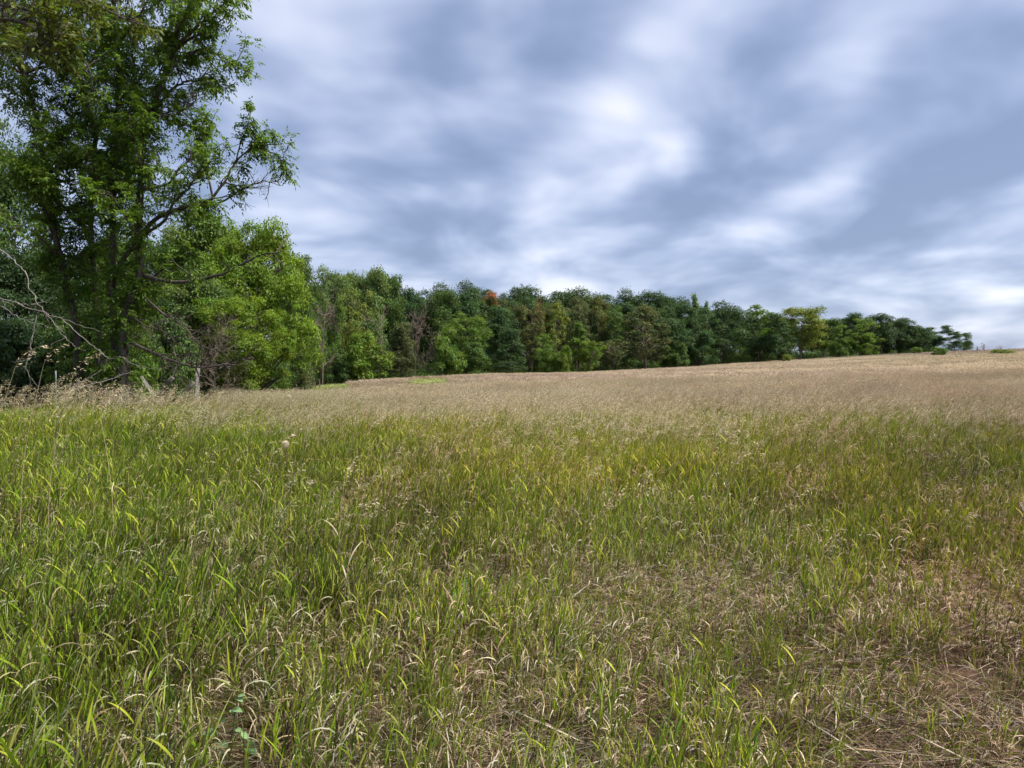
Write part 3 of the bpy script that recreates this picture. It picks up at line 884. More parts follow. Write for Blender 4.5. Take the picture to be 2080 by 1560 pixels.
# ------------------------------------------------------------------ the wood beyond the field
FARP = {
    'round1': make_tree(601, 14, 8.5, 1.6, 46, 1.35, 12000, 0.29, 0.19),
    'round2': make_tree(602, 14, 8.0, 2.4, 40, 1.45, 12000, 0.30, 0.20),
    'round3': make_tree(603, 14, 9.0, 0.7, 54, 1.25, 13000, 0.29, 0.19),
    'oak1': make_tree(604, 14, 11, 3.0, 44, 1.70, 13500, 0.32, 0.22, 'oak', flat=0.62),
    'oak2': make_tree(605, 14, 11, 2.0, 52, 1.55, 13500, 0.32, 0.22, 'oak', flat=0.62),
    'cone1': make_tree(606, 14, 8.0, 0.6, 56, 1.10, 12500, 0.28, 0.19, 'cone'),
    'airy1': make_tree(607, 14, 7.0, 2.8, 60, 0.72, 5200, 0.34, 0.20, 'vase', twigs=4, shell=0.2, fork=True),
    'airy2': make_tree(608, 14, 8.0, 2.0, 64, 0.80, 6200, 0.33, 0.19, 'round', twigs=4, shell=0.2, fork=True),
    'vase1': make_tree(609, 14, 9.0, 2.0, 50, 1.25, 12000, 0.29, 0.19, 'vase'),
    'slim1': make_tree(610, 14, 4.6, 2.4, 42, 0.75, 4600, 0.34, 0.21, 'slim', twigs=2, shell=0.3),
    'bush1': make_tree(611, 5, 5.0, 0.05, 70, 0.55, 12000, 0.19, 0.12, 'vase', shell=0.35),
    'bush2': make_tree(612, 5, 5.6, 0.05, 76, 0.52, 12000, 0.19, 0.12, 'oak', flat=0.65, shell=0.35),
    'wild1': make_wild(631, 14, 8.5, 1.2, 5, 90, 0.95, 12000, 0.28, 0.18),
    'wild2': make_wild(632, 14, 8.0, 2.2, 4, 80, 1.00, 11500, 0.28, 0.18),
    'wild3': make_wild(633, 14, 9.0, 0.6, 6, 100, 0.90, 13000, 0.28, 0.18),
    'wild4': make_wild(634, 14, 7.0, 1.6, 3, 66, 1.00, 10000, 0.28, 0.18),
    'topknot': make_tree(640, 14, 4.6, 11.0, 16, 0.75, 1900, 0.28, 0.18, 'round'),
    'scrub1': make_wild(635, 5, 5.2, 0.1, 7, 84, 0.50, 9500, 0.20, 0.13),
    'scrub2': make_wild(636, 5, 5.6, 0.1, 6, 72, 0.55, 9500, 0.20, 0.13),
    'bare1': make_bare(613, 11, 7.0, 0.16, 14, 7, 6, 0.026),
    'bare2': make_bare(614, 11, 6.0, 0.14, 12, 7, 6, 0.026, lean=0.2),
}
# photograph column, row of the top, crown width in pixels, metres away, kind, leaf colour, name, label
WOOD = [
    (636, 588, 66, 92, 'wild1', MIDG, 'broadleaf_tree', 'mid green tree at the left end of the wood beside the large lime green tree'),
    (655, 612, 52, 88, 'bare1', None, 'dead_tree', 'tall grey leafless tree between the lime green tree and the wood'),
    (690, 543, 84, 112, 'vase1', PALE, 'broadleaf_tree', 'pale green tall tree, highest crown at the left end of the wood'),
    (752, 548, 74, 114, 'wild2', PALE, 'broadleaf_tree', 'pale green tall tree just right of the highest crown'),
    (722, 594, 76, 99, 'wild3', YELG, 'broadleaf_tree', 'yellow green round tree standing before the two tallest pale crowns'),
    (668, 620, 44, 96, 'wild4', FRESH, 'broadleaf_tree', 'small fresh green round crown beside the grey leafless tree'),
    (742, 682, 100, 94, 'scrub1', LIME, 'broadleaf_tree', 'bright lime green bushy tree at the foot of the wood, far left'),
    (690, 712, 70, 93, 'scrub2', MIDG, 'shrub', 'mid green shrub left of the lime bushy tree at the foot of the wood'),
    (804, 570, 62, 122, 'wild1', MIDG, 'broadleaf_tree', 'mid green tree right of the pale tall pair, standing above a grey dead top'),
    (778, 628, 46, 108, 'bare2', None, 'dead_tree', 'grey bare leaning tree among green crowns, left part of the wood'),
    (836, 590, 56, 125, 'oak1', BLUEG, 'broadleaf_tree', 'dark blue green tree left of the broad mid green crown'),
    (842, 624, 40, 110, 'bare1', None, 'dead_tree', 'grey bare tree with fine twigs near the middle of the left wood'),
    (868, 668, 44, 105, 'bare2', None, 'dead_tree', 'low purple grey leafless tree left of the umbrella shaped crown'),
    (890, 591, 74, 122, 'wild2', MIDG, 'broadleaf_tree', 'broad mid green tree with full crown left of the dark oak'),
    (815, 655, 66, 106, 'cone1', OLIV2, 'broadleaf_tree', 'dull olive tree between the two grey bare trees'),
    (905, 672, 84, 104, 'scrub2', FRESH, 'broadleaf_tree', 'fresh green low tree under the umbrella shaped crown'),
    (945, 584, 78, 146, 'oak2', DARK, 'oak_tree', 'dark oak left of the rust orange crown'),
    (952, 636, 76, 116, 'vase1', FRESH, 'broadleaf_tree', 'light green umbrella shaped tree before dark oaks'),
    (955, 700, 84, 112, 'scrub1', MIDG, 'broadleaf_tree', 'mid green rounded low tree right below the umbrella shaped crown'),
    (1005, 594, 26, 140, 'topknot', RUST, 'broadleaf_tree', 'small rust orange crown on the ridge among dark oaks'),
    (1022, 622, 72, 130, 'cone1', BLUEG, 'broadleaf_tree', 'blue green pointed tree below the rust orange crown'),
    (1028, 668, 78, 121, 'cone1', DARK, 'broadleaf_tree', 'dense dark green cone shaped tree at the edge of the field'),
    (1048, 586, 72, 160, 'oak1', DARK, 'oak_tree', 'dark round oak on the ridge just right of the rust orange crown'),
    (1080, 618, 52, 140, 'airy1', OLIVE, 'broadleaf_tree', 'olive yellow thin tree with a tall straight trunk, middle of the wood'),
    (1090, 606, 26, 146, 'bare1', None, 'dead_tree', 'reddish brown leafless top beside the olive yellow thin tree'),
    (1128, 616, 50, 142, 'airy2', YELG, 'broadleaf_tree', 'yellowish thin tree right of the reddish bare top'),
    (1110, 682, 56, 132, 'wild3', FRESH, 'broadleaf_tree', 'fresh green round tree low at the middle of the wood edge'),
    (1146, 706, 36, 131, 'scrub1', LIME, 'shrub', 'lime green small tree low beside the fresh green round one'),
    (1170, 620, 66, 146, 'airy2', OLIV2, 'broadleaf_tree', 'grey olive airy tree in the middle of the wood'),
    (1174, 654, 40, 138, 'slim1', FRESH, 'broadleaf_tree', 'bright green narrow tree before the grey olive airy one'),
    (1200, 690, 40, 136, 'vase1', LIME, 'broadleaf_tree', 'lime green small tree with two pale thin trunks'),
    (1222, 622, 54, 150, 'wild4', OLIVE, 'broadleaf_tree', 'olive green round crown above the lime tree with pale trunks'),
    (1248, 640, 60, 147, 'wild1', MIDG, 'broadleaf_tree', 'mid green tree left of the dull willow like tree'),
    (1244, 690, 56, 141, 'airy1', OLIV2, 'broadleaf_tree', 'thin dull olive small tree at the field edge left of the forked pale trunk'),
    (1312, 622, 100, 148, 'airy2', OLIV2, 'broadleaf_tree', 'large dull olive willow like tree with a pale forked trunk'),
    (1370, 648, 70, 152, 'wild2', BLUEG, 'broadleaf_tree', 'blue green tree right of the willow like tree'),
    (1372, 690, 60, 150, 'scrub2', MIDG, 'shrub', 'mid green shrub at the right foot of the willow like tree'),
    (1410, 596, 26, 172, 'slim1', PALE, 'broadleaf_tree', 'narrow feathery tree standing above the others, right of the middle'),
    (1433, 611, 18, 172, 'slim1', PALE, 'broadleaf_tree', 'short narrow feathery top right beside the taller feathery one'),
    (1420, 632, 84, 158, 'wild3', BLUEG, 'broadleaf_tree', 'dark blue green tree under the narrow feathery top'),
    (1470, 622, 84, 164, 'oak2', DARK, 'oak_tree', 'broad very dark oak at the field edge right of the feathery top'),
    (1530, 620, 76, 172, 'airy2', FRESH, 'broadleaf_tree', 'light green feathery crown above dark trees, right part of the wood'),
    (1536, 650, 80, 166, 'wild4', DARK, 'broadleaf_tree', 'dark green tree below the light feathery crown'),
    (1582, 668, 60, 170, 'wild1', DARK, 'broadleaf_tree', 'very dark low tree left of the yellow green tree with pale trunk'),
    (1625, 624, 92, 174, 'wild2', YELG, 'broadleaf_tree', 'yellow green spreading tree with a pale visible trunk at the field edge'),
    (1672, 648, 56, 180, 'wild2', MIDG, 'broadleaf_tree', 'mid green tree right of the spreading tree with pale trunk'),
    (1702, 664, 46, 176, 'wild3', FRESH, 'broadleaf_tree', 'fresh green smaller round tree left of the lime green dome'),
    (1751, 651, 66, 178, 'wild3', LIME, 'broadleaf_tree', 'lime green dome shaped tree before dark oaks on the right'),
    (1735, 636, 56, 196, 'round2', DARK, 'oak_tree', 'dark oak standing directly behind the lime green dome'),
    (1788, 636, 62, 194, 'round1', DARK, 'oak_tree', 'tall dark oak just right of the lime green dome'),
    (1826, 645, 56, 196, 'round3', DARK, 'oak_tree', 'dark oak second to the right of the lime green dome'),
    (1858, 660, 50, 196, 'round2', DARK, 'oak_tree', 'dark low oak sloping down towards the hill crest'),
    (1893, 668, 48, 198, 'wild4', BLUEG, 'broadleaf_tree', 'dark open crowned tree with sky showing through near the hill crest'),
    (1932, 679, 34, 205, 'wild4', BLUEG, 'broadleaf_tree', 'small blue green tree second from the right end of the wood'),
    (1960, 678, 36, 207, 'wild1', MIDG, 'broadleaf_tree', 'small tree at the right end of the wood on the crest'),
]
def foot(u, d):
    r = ray(u, 780); return r[0] * d / r[1], d
_rt = rng_(9)
for (u, vt, wpx, d, kind, colour, name, label) in WOOD:
    x, y = foot(u, d)
    top = at(u, vt, d)[2]
    if colour is LIME: colour = (0.118, 0.182, 0.024)
    g0 = float(H(x, y))
    rz = _rt.uniform(0, 6.28)
    pale = 'pale' in label and 'trunk' in label
    plant_tree(FARP[kind], name, x, y, top - g0, wpx / F * d * 1.12, colour or (1, 1, 1), label, rz=rz,
               bark=(2.6, 2.5, 2.3) if pale else (GREYB if kind.startswith('bare') else (1.1, 1.05, 1.0)),
               bare_colour=(3.6, 1.5, 0.9) if 'reddish brown leafless' in label else (2.1, 1.95, 1.9))

# rows behind the edge: crowns filling the wood, and the oaks along the ridge
RIDGE = [(1085, 596, 90), (1135, 594, 96), (1180, 598, 90), (1222, 602, 84), (1278, 599, 66), (1312, 598, 66), (1340, 604, 56), (1366, 607, 84), (905, 588, 70), (985, 592, 70)]
for i, (u, vt, w) in enumerate(RIDGE):
    d = 186 + _rt.uniform(-6, 6); x, y = foot(u, d)
    plant_tree(FARP['oak1' if i % 2 else 'oak2'], 'oak_tree', x, y, at(u, vt, d)[2] - float(H(x, y)), w / F * d * 1.15, DARK if i % 3 else BLUEG,
               'dark oak crown in the even row along the ridge of the wood', 'oaks along the ridge', rz=_rt.uniform(0, 6.28))
k = 0
for u in np.arange(625, 1880, 30):
    for row in range(2):
        x0, _y = foot(u, 150)
        uu = u + _rt.uniform(-12, 12) + 15 * row
        d = np.interp(uu, [620, 700, 1000, 1200, 1400, 1600, 1800, 1900], [100, 108, 133, 153, 168, 183, 196, 200]) + 7 + 13 * row
        vt = np.interp(uu, [620, 680, 760, 830, 950, 1100, 1300, 1450, 1600, 1700, 1800, 1860, 1900], [600, 566, 572, 604, 612, 618, 622, 634, 650, 660, 652, 672, 684]) + _rt.uniform(-8, 20) - 4 * row
        x, y = foot(uu, d)
        ht = at(uu, vt, d)[2] - float(H(x, y))
        col = [MIDG, BLUEG, DARK, OLIV2, BLUEG, MIDG][_rt.integers(6)] if uu < 1350 else [DARK, BLUEG, DARK, MIDG][_rt.integers(4)]
        plant_tree(FARP[['round1', 'wild1', 'wild2', 'wild3', 'wild4', 'oak1', 'vase1', 'cone1'][_rt.integers(8)]], 'broadleaf_tree', x, y, ht, _rt.uniform(6.5, 9.5), col,
                   {MIDG: 'mid green', BLUEG: 'blue green', DARK: 'very dark green', OLIV2: 'dull olive'}[col] + ' crown filling the wood behind the trees of its ' + ('left half' if uu < 1100 else 'middle' if uu < 1450 else 'right end'), 'trees inside the wood', rz=_rt.uniform(0, 6.28))
        k += 1
# undergrowth along the foot of the wood
def undergrowth():
    rg = rng_(31); a = Acc(); lob = []
    for u in np.arange(560, 1930, 5.0):
        d = np.interp(u, [560, 620, 700, 1000, 1200, 1400, 1600, 1800, 1930], [84, 92, 96, 123, 142, 158, 172, 186, 196]) + rg.uniform(1, 9)
        x, y = foot(u + rg.uniform(-3, 3), d)
        r = rg.uniform(0.6, 1.3)
        lob.append((x, y, float(H(x, y)) + r * rg.uniform(0.2, 1.2), r))
    for u in np.arange(590, 1380, 4.0):
        d = np.interp(u, [590, 700, 1000, 1200, 1400], [106, 112, 136, 155, 172]) + rg.uniform(0, 14); x, y = foot(u, d)
        r = rg.uniform(1.3, 2.3); lob.append((x, y, float(H(x, y)) + r * rg.uniform(0.4, 1.3), r))
    for u in np.arange(1340, 1900, 3.5):
        d = np.interp(u, [1340, 1560, 1700, 1800, 1900], [160, 178, 186, 196, 203]) + rg.uniform(0, 8); x, y = foot(u, d)
        r = rg.uniform(1.0, 1.9); lob.append((x, y, float(H(x, y)) + r * rg.uniform(0.5, 1.4), r))
    crown_leaves(a, rg, lob, 120000, 0.28, 0.18)
    o = obj('undergrowth', a.mesh('undergrowth'), M_LEAF); o.color = (*MIDG, 1)
    tag(o, 'dark green low scrub along the foot of the wood', 'undergrowth', kind='stuff')
undergrowth()

# ------------------------------------------------------------------ trees at the left, behind the fence
MIDP = {
    'lime': make_tree(701, 8.5, 7.6, 0.6, 170, 0.62, 52000, 0.15, 0.075, 'round', trunk_r=0.14, twigs=3, shell=0.25, fork=True, droop=0.5),
    'dense1': make_tree(702, 9, 6.0, 0.3, 130, 0.70, 36000, 0.16, 0.085, 'round', trunk_r=0.12, twigs=3, shell=0.3, droop=0.4),
    'dense2': make_tree(703, 9, 6.0, 0.8, 120, 0.66, 32000, 0.16, 0.085, 'vase', trunk_r=0.12, twigs=3, shell=0.3, fork=True, droop=0.4),
    'shrub': make_tree(704, 3.2, 3.2, 0.05, 60, 0.42, 14000, 0.13, 0.075, 'round', trunk_r=0.04, twigs=3, shell=0.3, droop=0.4),
    'thicket': make_bare(705, 4.2, 4.6, 0.05, 16, 8, 6, 0.0055, sides=5),
}
LEFT = [
    (520, 456, 215, 37, 'lime', (0.155, 0.238, 0.024), 'broadleaf_tree', 'large lime green tree right of the tall trunks'),
    (425, 428, 190, 41, 'dense1', FRESH, 'broadleaf_tree', 'fresh green tree between the tall trunks and the lime green tree'),
    (585, 505, 90, 60, 'dense2', MIDG, 'broadleaf_tree', 'dark green tree peeping out behind the right side of the lime green tree'),
    (330, 470, 210, 44, 'dense2', MIDG, 'broadleaf_tree', 'mid green tree behind the right one of the tall trunks'),
    (235, 500, 190, 40, 'dense1', MIDG, 'broadleaf_tree', 'mid green tree behind the middle of the tall trunks'),
    (140, 500, 190, 42, 'dense2', DARK, 'broadleaf_tree', 'dark green tree behind the left one of the tall trunks'),
    (55, 520, 200, 36, 'dense1', DARK, 'broadleaf_tree', 'dark green tree low at the left edge of the picture'),
    (-20, 250, 190, 44, 'dense2', MIDG, 'broadleaf_tree', 'tall green tree rising at the left edge behind the bleached dead branches'),
    (-60, 560, 170, 28, 'dense1', DARK, 'broadleaf_tree', 'dark leafy tree cut by the left edge of the picture'),
    (30, 660, 150, 26, 'shrub', DARK, 'shrub', 'dark green shrub behind the bleached branches at far left'),
    (140, 668, 150, 27, 'shrub', MIDG, 'shrub', 'green shrub behind the left steel fence post'),
    (245, 680, 130, 26.5, 'shrub', FRESH, 'shrub', 'bright green shrub at the feet of the tall trunks'),
    (320, 690, 120, 29, 'shrub', MIDG, 'shrub', 'green shrub behind the leaning boards'),
    (440, 690, 130, 30, 'thicket', None, 'dead_shrub', 'grey leafless thicket behind the wooden fence post'),
    (405, 560, 170, 34, 'dense1', MIDG, 'broadleaf_tree', 'mid green low tree behind the wooden fence post'),
    (480, 600, 150, 33.5, 'dense2', LIME, 'broadleaf_tree', 'yellow green low tree standing before the large lime green tree'),
    (345, 650, 110, 28, 'shrub', MIDG, 'shrub', 'mid green shrub right of the tall trunks'),
    (180, 640, 130, 25.5, 'shrub', MIDG, 'shrub', 'leafy green shrub between the first two tall trunks'),
    (275, 655, 90, 25, 'shrub', FRESH, 'shrub', 'fresh green shrub before the thick foot of the rightmost tall trunk'),
    (545, 715, 110, 45, 'shrub', MIDG, 'shrub', 'dark green shrub under the right side of the lime green tree'),
    (600, 705, 90, 62, 'shrub', OLIV2, 'shrub', 'dull olive shrub between the lime green tree and the wood'),
    (455, 725, 120, 40, 'shrub', DARK, 'shrub', 'dark low shrub in the shade behind the wooden post'),
    (390, 715, 120, 44, 'shrub', DARK, 'shrub', 'dark shrub behind the grey thickets'),
]
for (u, vt, wpx, d, kind, colour, name, label) in LEFT:
    x, y = foot(u, d); g0 = float(H(x, y))
    plant_tree(MIDP[kind], name, x, y, at(u, vt, d)[2] - g0, wpx / F * d * 1.05, colour or (1, 1, 1), label, rz=_rt.uniform(0, 6.28),
               bark=(1, 1, 1), bare_colour=(2.4, 2.3, 2.25))

# ------------------------------------------------------------------ the tall trunks at the left
def uvline(pts, d0, dd=None):
    out = []
    for i, q in enumerate(pts):
        dz = q[2] if len(q) > 2 else 0.0
        out.append(at(q[0], q[1], d0 + dz))
    return np.array(out)

def sprays(LA, rg, q, n, L=0.125, W=0.055, per=7):
    """drooping compound leaves along a twig"""
    t = rg.random(n) ** 0.8 * (len(q) - 1.001); i = t.astype(int); f = (t - i)[:, None]
    P = q[i] * (1 - f) + q[i + 1] * f
    dq = nz(q[i + 1] - q[i])
    ax = nz(dq * 0.5 + rg.normal(0, 0.75, (n, 3)) + np.array([0, 0, -0.12]))
    for s in range(per):
        a = (s // 2 + 0.7) / (per / 2) * 0.24
        sd_ = nz(np.cross(ax, rg.normal(0, 0.3, (n, 3)) + np.array([0, 0, 1]))) * (1 if s % 2 else -1)
        B = P + ax * a + np.array([0, 0, -0.25]) * a * a * 4
        D = nz(ax * 0.6 + sd_ * (0.8 if s < per - 1 else 0) + np.array([0, 0, -0.5]) + rg.normal(0, 0.15, (n, 3)))
        v = np.clip(1 + rg.normal(0, 0.22, n), 0.5, 1.7); h = rg.normal(0, 0.10, n)
        leaves(LA, B, D, np.array([0, 0, 1]) + rg.normal(0, 0.4, (n, 3)), L * rg.uniform(0.7, 1.3, n), W * rg.uniform(0.8, 1.2, n), np.stack([v * (1 + h), v, v * (1 - h * .5)], -1))

def leafy_limb(TA, LA, rg, q, r0, leaf=1.0, side=1.0, spread=1.0, t0=0.15, per_m=4.4):
    """side branches and twigs along a limb with leaf sprays; leaf = 0 leaves it bare"""
    seg = np.linalg.norm(np.diff(q, axis=0), axis=1); Lq = seg.sum()
    for _ in range(int(Lq * per_m * side)):
        t = rg.uniform(t0, 1) * (len(q) - 1.001); k = int(t); p0 = q[k] * (1 - t + k) + q[k + 1] * (t - k)
        d = nz(q[k + 1] - q[k])
        Lb = rg.uniform(0.5, 1.35) * spread * (1.25 - 0.45 * t / len(q))
        b_ = grow(rg, p0, d * 0.7 + rg.normal(0, 0.6, 3) + np.array([0, 0, 0.12]), Lb, 5, 0.17, 0.01)
        tube(TA, b_, np.linspace(min(r0 * 0.4, 0.022), 0.006, len(b_)), 4, cap=False)
        for _ in range(3 if leaf else 6):
            k2 = rg.integers(1, 5)
            tw = grow(rg, b_[k2], nz(b_[k2 + 1] - b_[k2]) + rg.normal(0, 0.65, 3), Lb * rg.uniform(0.3, 0.6), 3, 0.2, -0.02)
            tube(TA, tw, np.linspace(0.007, 0.004, len(tw)), 3, cap=False)
            if leaf and rg.random() < 0.9: sprays(LA, rg, tw, max(1, int(4 * leaf)))
        if leaf: sprays(LA, rg, b_[2:], max(1, int(4 * leaf)))

def hero_tree(seed, name, label, d0, trunk, r0, r1, limbs, colour=HERO, auto=10, bark=(1, 1, 1), cling=1.0, limb_len=(1.2, 2.6)):
    rg = rng_(seed)
    tq = smooth_line(uvline(trunk, d0), 26)
    ox, oy = tq[0, 0], tq[0, 1]; oz = float(H(ox, oy)); org = np.array([ox, oy, oz])
    tq[0, 2] = oz - 0.2
    e = empty(name, org, label, 'tree')
    A = Acc(); tube(A, tq - org, 0.72 * np.linspace(r0, r1, 26) * (1 + 0.05 * np.sin(np.arange(26) * 2.1)) + np.array([0.10, 0.04] + [0] * 24) * (r0 / 0.16), 10)
    o = obj('trunk', A.mesh('trunk', True), M_BARK, e); o.color = (*bark, 1)
    LA, TW = Acc(), Acc()
    for (pts, ra, rb, leaf, side, spread) in limbs:
        q = smooth_line(uvline(pts, d0), max(8, len(pts) * 4))
        q = q + rg.normal(0, 0.02, q.shape) * np.linspace(0, 1, len(q))[:, None]
        B = Acc(); tube(B, q - org, np.linspace(ra, rb, len(q)), 7)
        lo = obj('limb', B.mesh('limb', True), M_BARK, e); lo.color = tuple(bark) + (1,) if leaf else (1.35, 1.25, 1.2, 1)
        leafy_limb(TW, LA, rg, q - org, ra, leaf, side, spread)
    for i in range(auto):
        s = rg.uniform(0.22, 1.0) * 24.9; k = int(s); p0 = tq[k] - org
        a = i * 2.4 + rg.normal(0, 0.4)
        q = grow(rg, p0, (math.cos(a), math.sin(a), rg.uniform(0.2, 1.0)), rg.uniform(*limb_len), 6, 0.13, 0.03)
        tube(TW, q, np.linspace(r1 * 1.1, 0.012, 7), 5, cap=False)
        leafy_limb(TW, LA, rg, q, 0.03, 1.0, 1.0, 0.8)
    # short leafy shoots clinging to the trunk
    for _ in range(int(210 * cling)):
        s = rg.uniform(0.03, 1.0) * 24.9; k = int(s); p0 = tq[k] - org
        q = grow(rg, p0, rg.normal(0, 1, 3) * np.array([1, 1, 0.4]), rg.uniform(0.3, 1.15), 3, 0.2, 0.02)
        tube(TW, q, np.linspace(0.010, 0.005, 4), 3, cap=False)
        sprays(LA, rg, q, 8)
    o = obj('twigs', TW.mesh('twigs'), M_BARK, e); o.color = (*bark, 1); o['kind'] = 'stuff'
    c = obj('crown', LA.mesh('crown'), M_LEAF, e); c.color = (*colour, 1)
    return e

hero_tree(801, 'tall_tree', 'leftmost of the tall slim trunks, bending left as it rises', 23.0,
          [(163, 815), (158, 720), (151, 641), (132, 574), (124, 528), (108, 466), (104, 420), (96, 375), (88, 330), (82, 277), (70, 225), (55, 175), (40, 105), (26, 20), (18, -80), (14, -170)],
          0.16, 0.055,
          [([(104, 410), (70, 365, -.5), (36, 330, -1), (8, 300, -1.2)], 0.05, 0.015, 1.0, 1.0, 1.0),
           ([(88, 335), (120, 285, .5), (150, 240, .8), (165, 205, 1)], 0.045, 0.015, 1.0, 1.0, 1.0),
           ([(70, 225), (35, 190, .5), (5, 165, .8)], 0.04, 0.012, 1.0, 1.0, 1.0),
           ([(55, 175), (85, 125, -.5), (100, 70, -.8), (108, 10, -1)], 0.04, 0.012, 1.0, 1.0, 1.0),
           ([(124, 528), (90, 490, -.8), (55, 462, -1.3), (20, 455, -1.8)], 0.035, 0.012, 0.6, 0.8, 1.0),
           ([(132, 574), (95, 540, .6), (60, 528, 1.0)], 0.03, 0.012, 0.8, 1.0, 0.9)],
          auto=9)
hero_tree(802, 'tall_tree', 'second tall trunk from the left, straight below and leaning left above', 23.8,
          [(208, 812), (203, 720), (197, 620), (191, 558), (185, 482), (184, 431), (189, 369), (189, 323), (195, 261), (174, 200), (163, 154), (150, 118), (132, 85), (112, 40), (96, -30), (84, -130)],
          0.15, 0.05,
          [([(189, 330), (150, 300, -.5), (120, 262, -.9), (98, 240, -1)], 0.045, 0.014, 1.0, 1.0, 1.0),
           ([(195, 261), (235, 225, -.5), (262, 190, -.9), (280, 140, -1.2)], 0.045, 0.014, 1.0, 1.0, 1.0),
           ([(163, 154), (195, 110, .6), (215, 60, .8), (225, 0, 1)], 0.04, 0.012, 0.8, 1.0, 1.0),
           ([(174, 200), (205, 172, -.3), (235, 150, -.6), (262, 118, -.8)], 0.03, 0.010, 0, 0.8, 1.0),
           ([(185, 482), (150, 440, .8), (118, 420, 1.2)], 0.035, 0.012, 1.0, 1.0, 1.0)],
          auto=8)
hero_tree(803, 'tall_tree', 'third tall trunk from the left, straight, clad in leaves to the top', 22.6,
          [(238, 816), (234, 720), (231, 654), (228, 558), (230, 466), (229, 385), (236, 323), (238, 262), (240, 205), (240, 150), (236, 95), (234, 40), (228, -40), (224, -150)],
          0.17, 0.06,
          [([(237, 546), (255, 521, -.4), (289, 481, -.9), (332, 450, -1.2), (354, 412, -1.4), (385, 378, -1.6), (420, 330, -1.8)], 0.07, 0.02, 0.8, 0.8, 1.0),
           ([(224, 409), (277, 386, -.8), (338, 375, -1.2), (369, 338, -1.5), (409, 313, -1.8)], 0.05, 0.014, 0.9, 1.0, 1.0),
           ([(238, 262), (215, 215, -.6), (190, 180, -1), (178, 130, -1.2)], 0.045, 0.014, 1.0, 1.0, 1.0),
           ([(240, 205), (280, 165, .5), (318, 110, .8), (345, 60, 1)], 0.05, 0.014, 1.0, 1.2, 1.0),
           ([(236, 95), (270, 50, -.4), (300, 0, -.8), (320, -50, -1)], 0.045, 0.014, 1.0, 1.0, 1.0),
           ([(234, 40), (200, 5, .4), (180, -40, .8)], 0.04, 0.012, 1.0, 1.0, 1.0)],
          auto=9, cling=1.2)
hero_tree(804, 'tall_tree', 'rightmost tall trunk, thick at the foot, its long limbs reaching out to the right', 22.0,
          [(250, 822), (250, 740), (256, 650), (270, 602), (286, 562), (281, 500), (281, 450), (286, 369), (286, 320), (295, 262), (302, 232), (322, 190), (340, 148), (352, 100), (362, 40), (372, -40), (380, -120)],
          0.21, 0.05,
          [([(302, 232), (312, 226, .2), (345, 185, .6), (372, 168, .8), (402, 164, 1.0), (436, 156, 1.2)], 0.06, 0.016, 1.0, 1.4, 1.0),
           ([(345, 138), (380, 112, .3), (420, 100, .6), (462, 128, .9), (478, 128, 1)], 0.05, 0.014, 1.0, 1.3, 0.9),
           ([(354, 95), (395, 60, -.3), (430, 28, -.6), (452, 14, -.8)], 0.05, 0.014, 1.0, 1.3, 0.9),
           ([(362, 40), (400, 0, .5), (430, -30, .8)], 0.045, 0.014, 1.0, 1.0, 0.9),
           ([(284, 480), (318, 444, .2), (357, 427, .3), (410, 412, .4), (432, 402, .4), (460, 363, .5), (480, 326, .6), (523, 297, .7), (572, 292, .9)], 0.075, 0.014, 1.0, 0.9, 0.8),
           ([(432, 402, .4), (420, 340, .2), (415, 290, 0), (430, 255, -.2)], 0.035, 0.012, 1.0, 1.4, 0.8),
           ([(480, 326, .6), (490, 285, .5), (505, 258, .4)], 0.025, 0.010, 1.0, 1.5, 0.7),
           ([(523, 297, .7), (552, 310, .7), (578, 322, .8)], 0.02, 0.010, 1.0, 1.5, 0.6),
           ([(385, 421, .3), (446, 412, .6), (492, 384, .9), (538, 369, 1.2), (572, 378, 1.4)], 0.04, 0.008, 0, 1.0, 0.8),
           ([(292, 560), (345, 572, -.5), (400, 570, -1), (461, 552, -1.5), (523, 521, -2), (572, 510, -2.3)], 0.07, 0.014, 0.35, 0.7, 0.8),
           ([(268, 697), (308, 715, -.6), (354, 734, -1.1), (400, 746, -1.5), (461, 740, -1.8), (507, 727, -2)], 0.055, 0.012, 0, 1.4, 0.8),
           ([(252, 629), (292, 660, -.5), (323, 669, -.8), (352, 690, -1)], 0.03, 0.010, 0, 1.2, 0.7),
           ([(290, 600), (332, 638, -.4), (354, 647, -.7), (387, 678, -1), (402, 700, -1.2)], 0.04, 0.010, 0, 1.4, 0.8),
           ([(300, 232), (345, 236, -.3), (385, 215, -.5), (408, 196, -.6)], 0.025, 0.008, 0, 1.2, 0.7)],
          auto=8, cling=1.0)

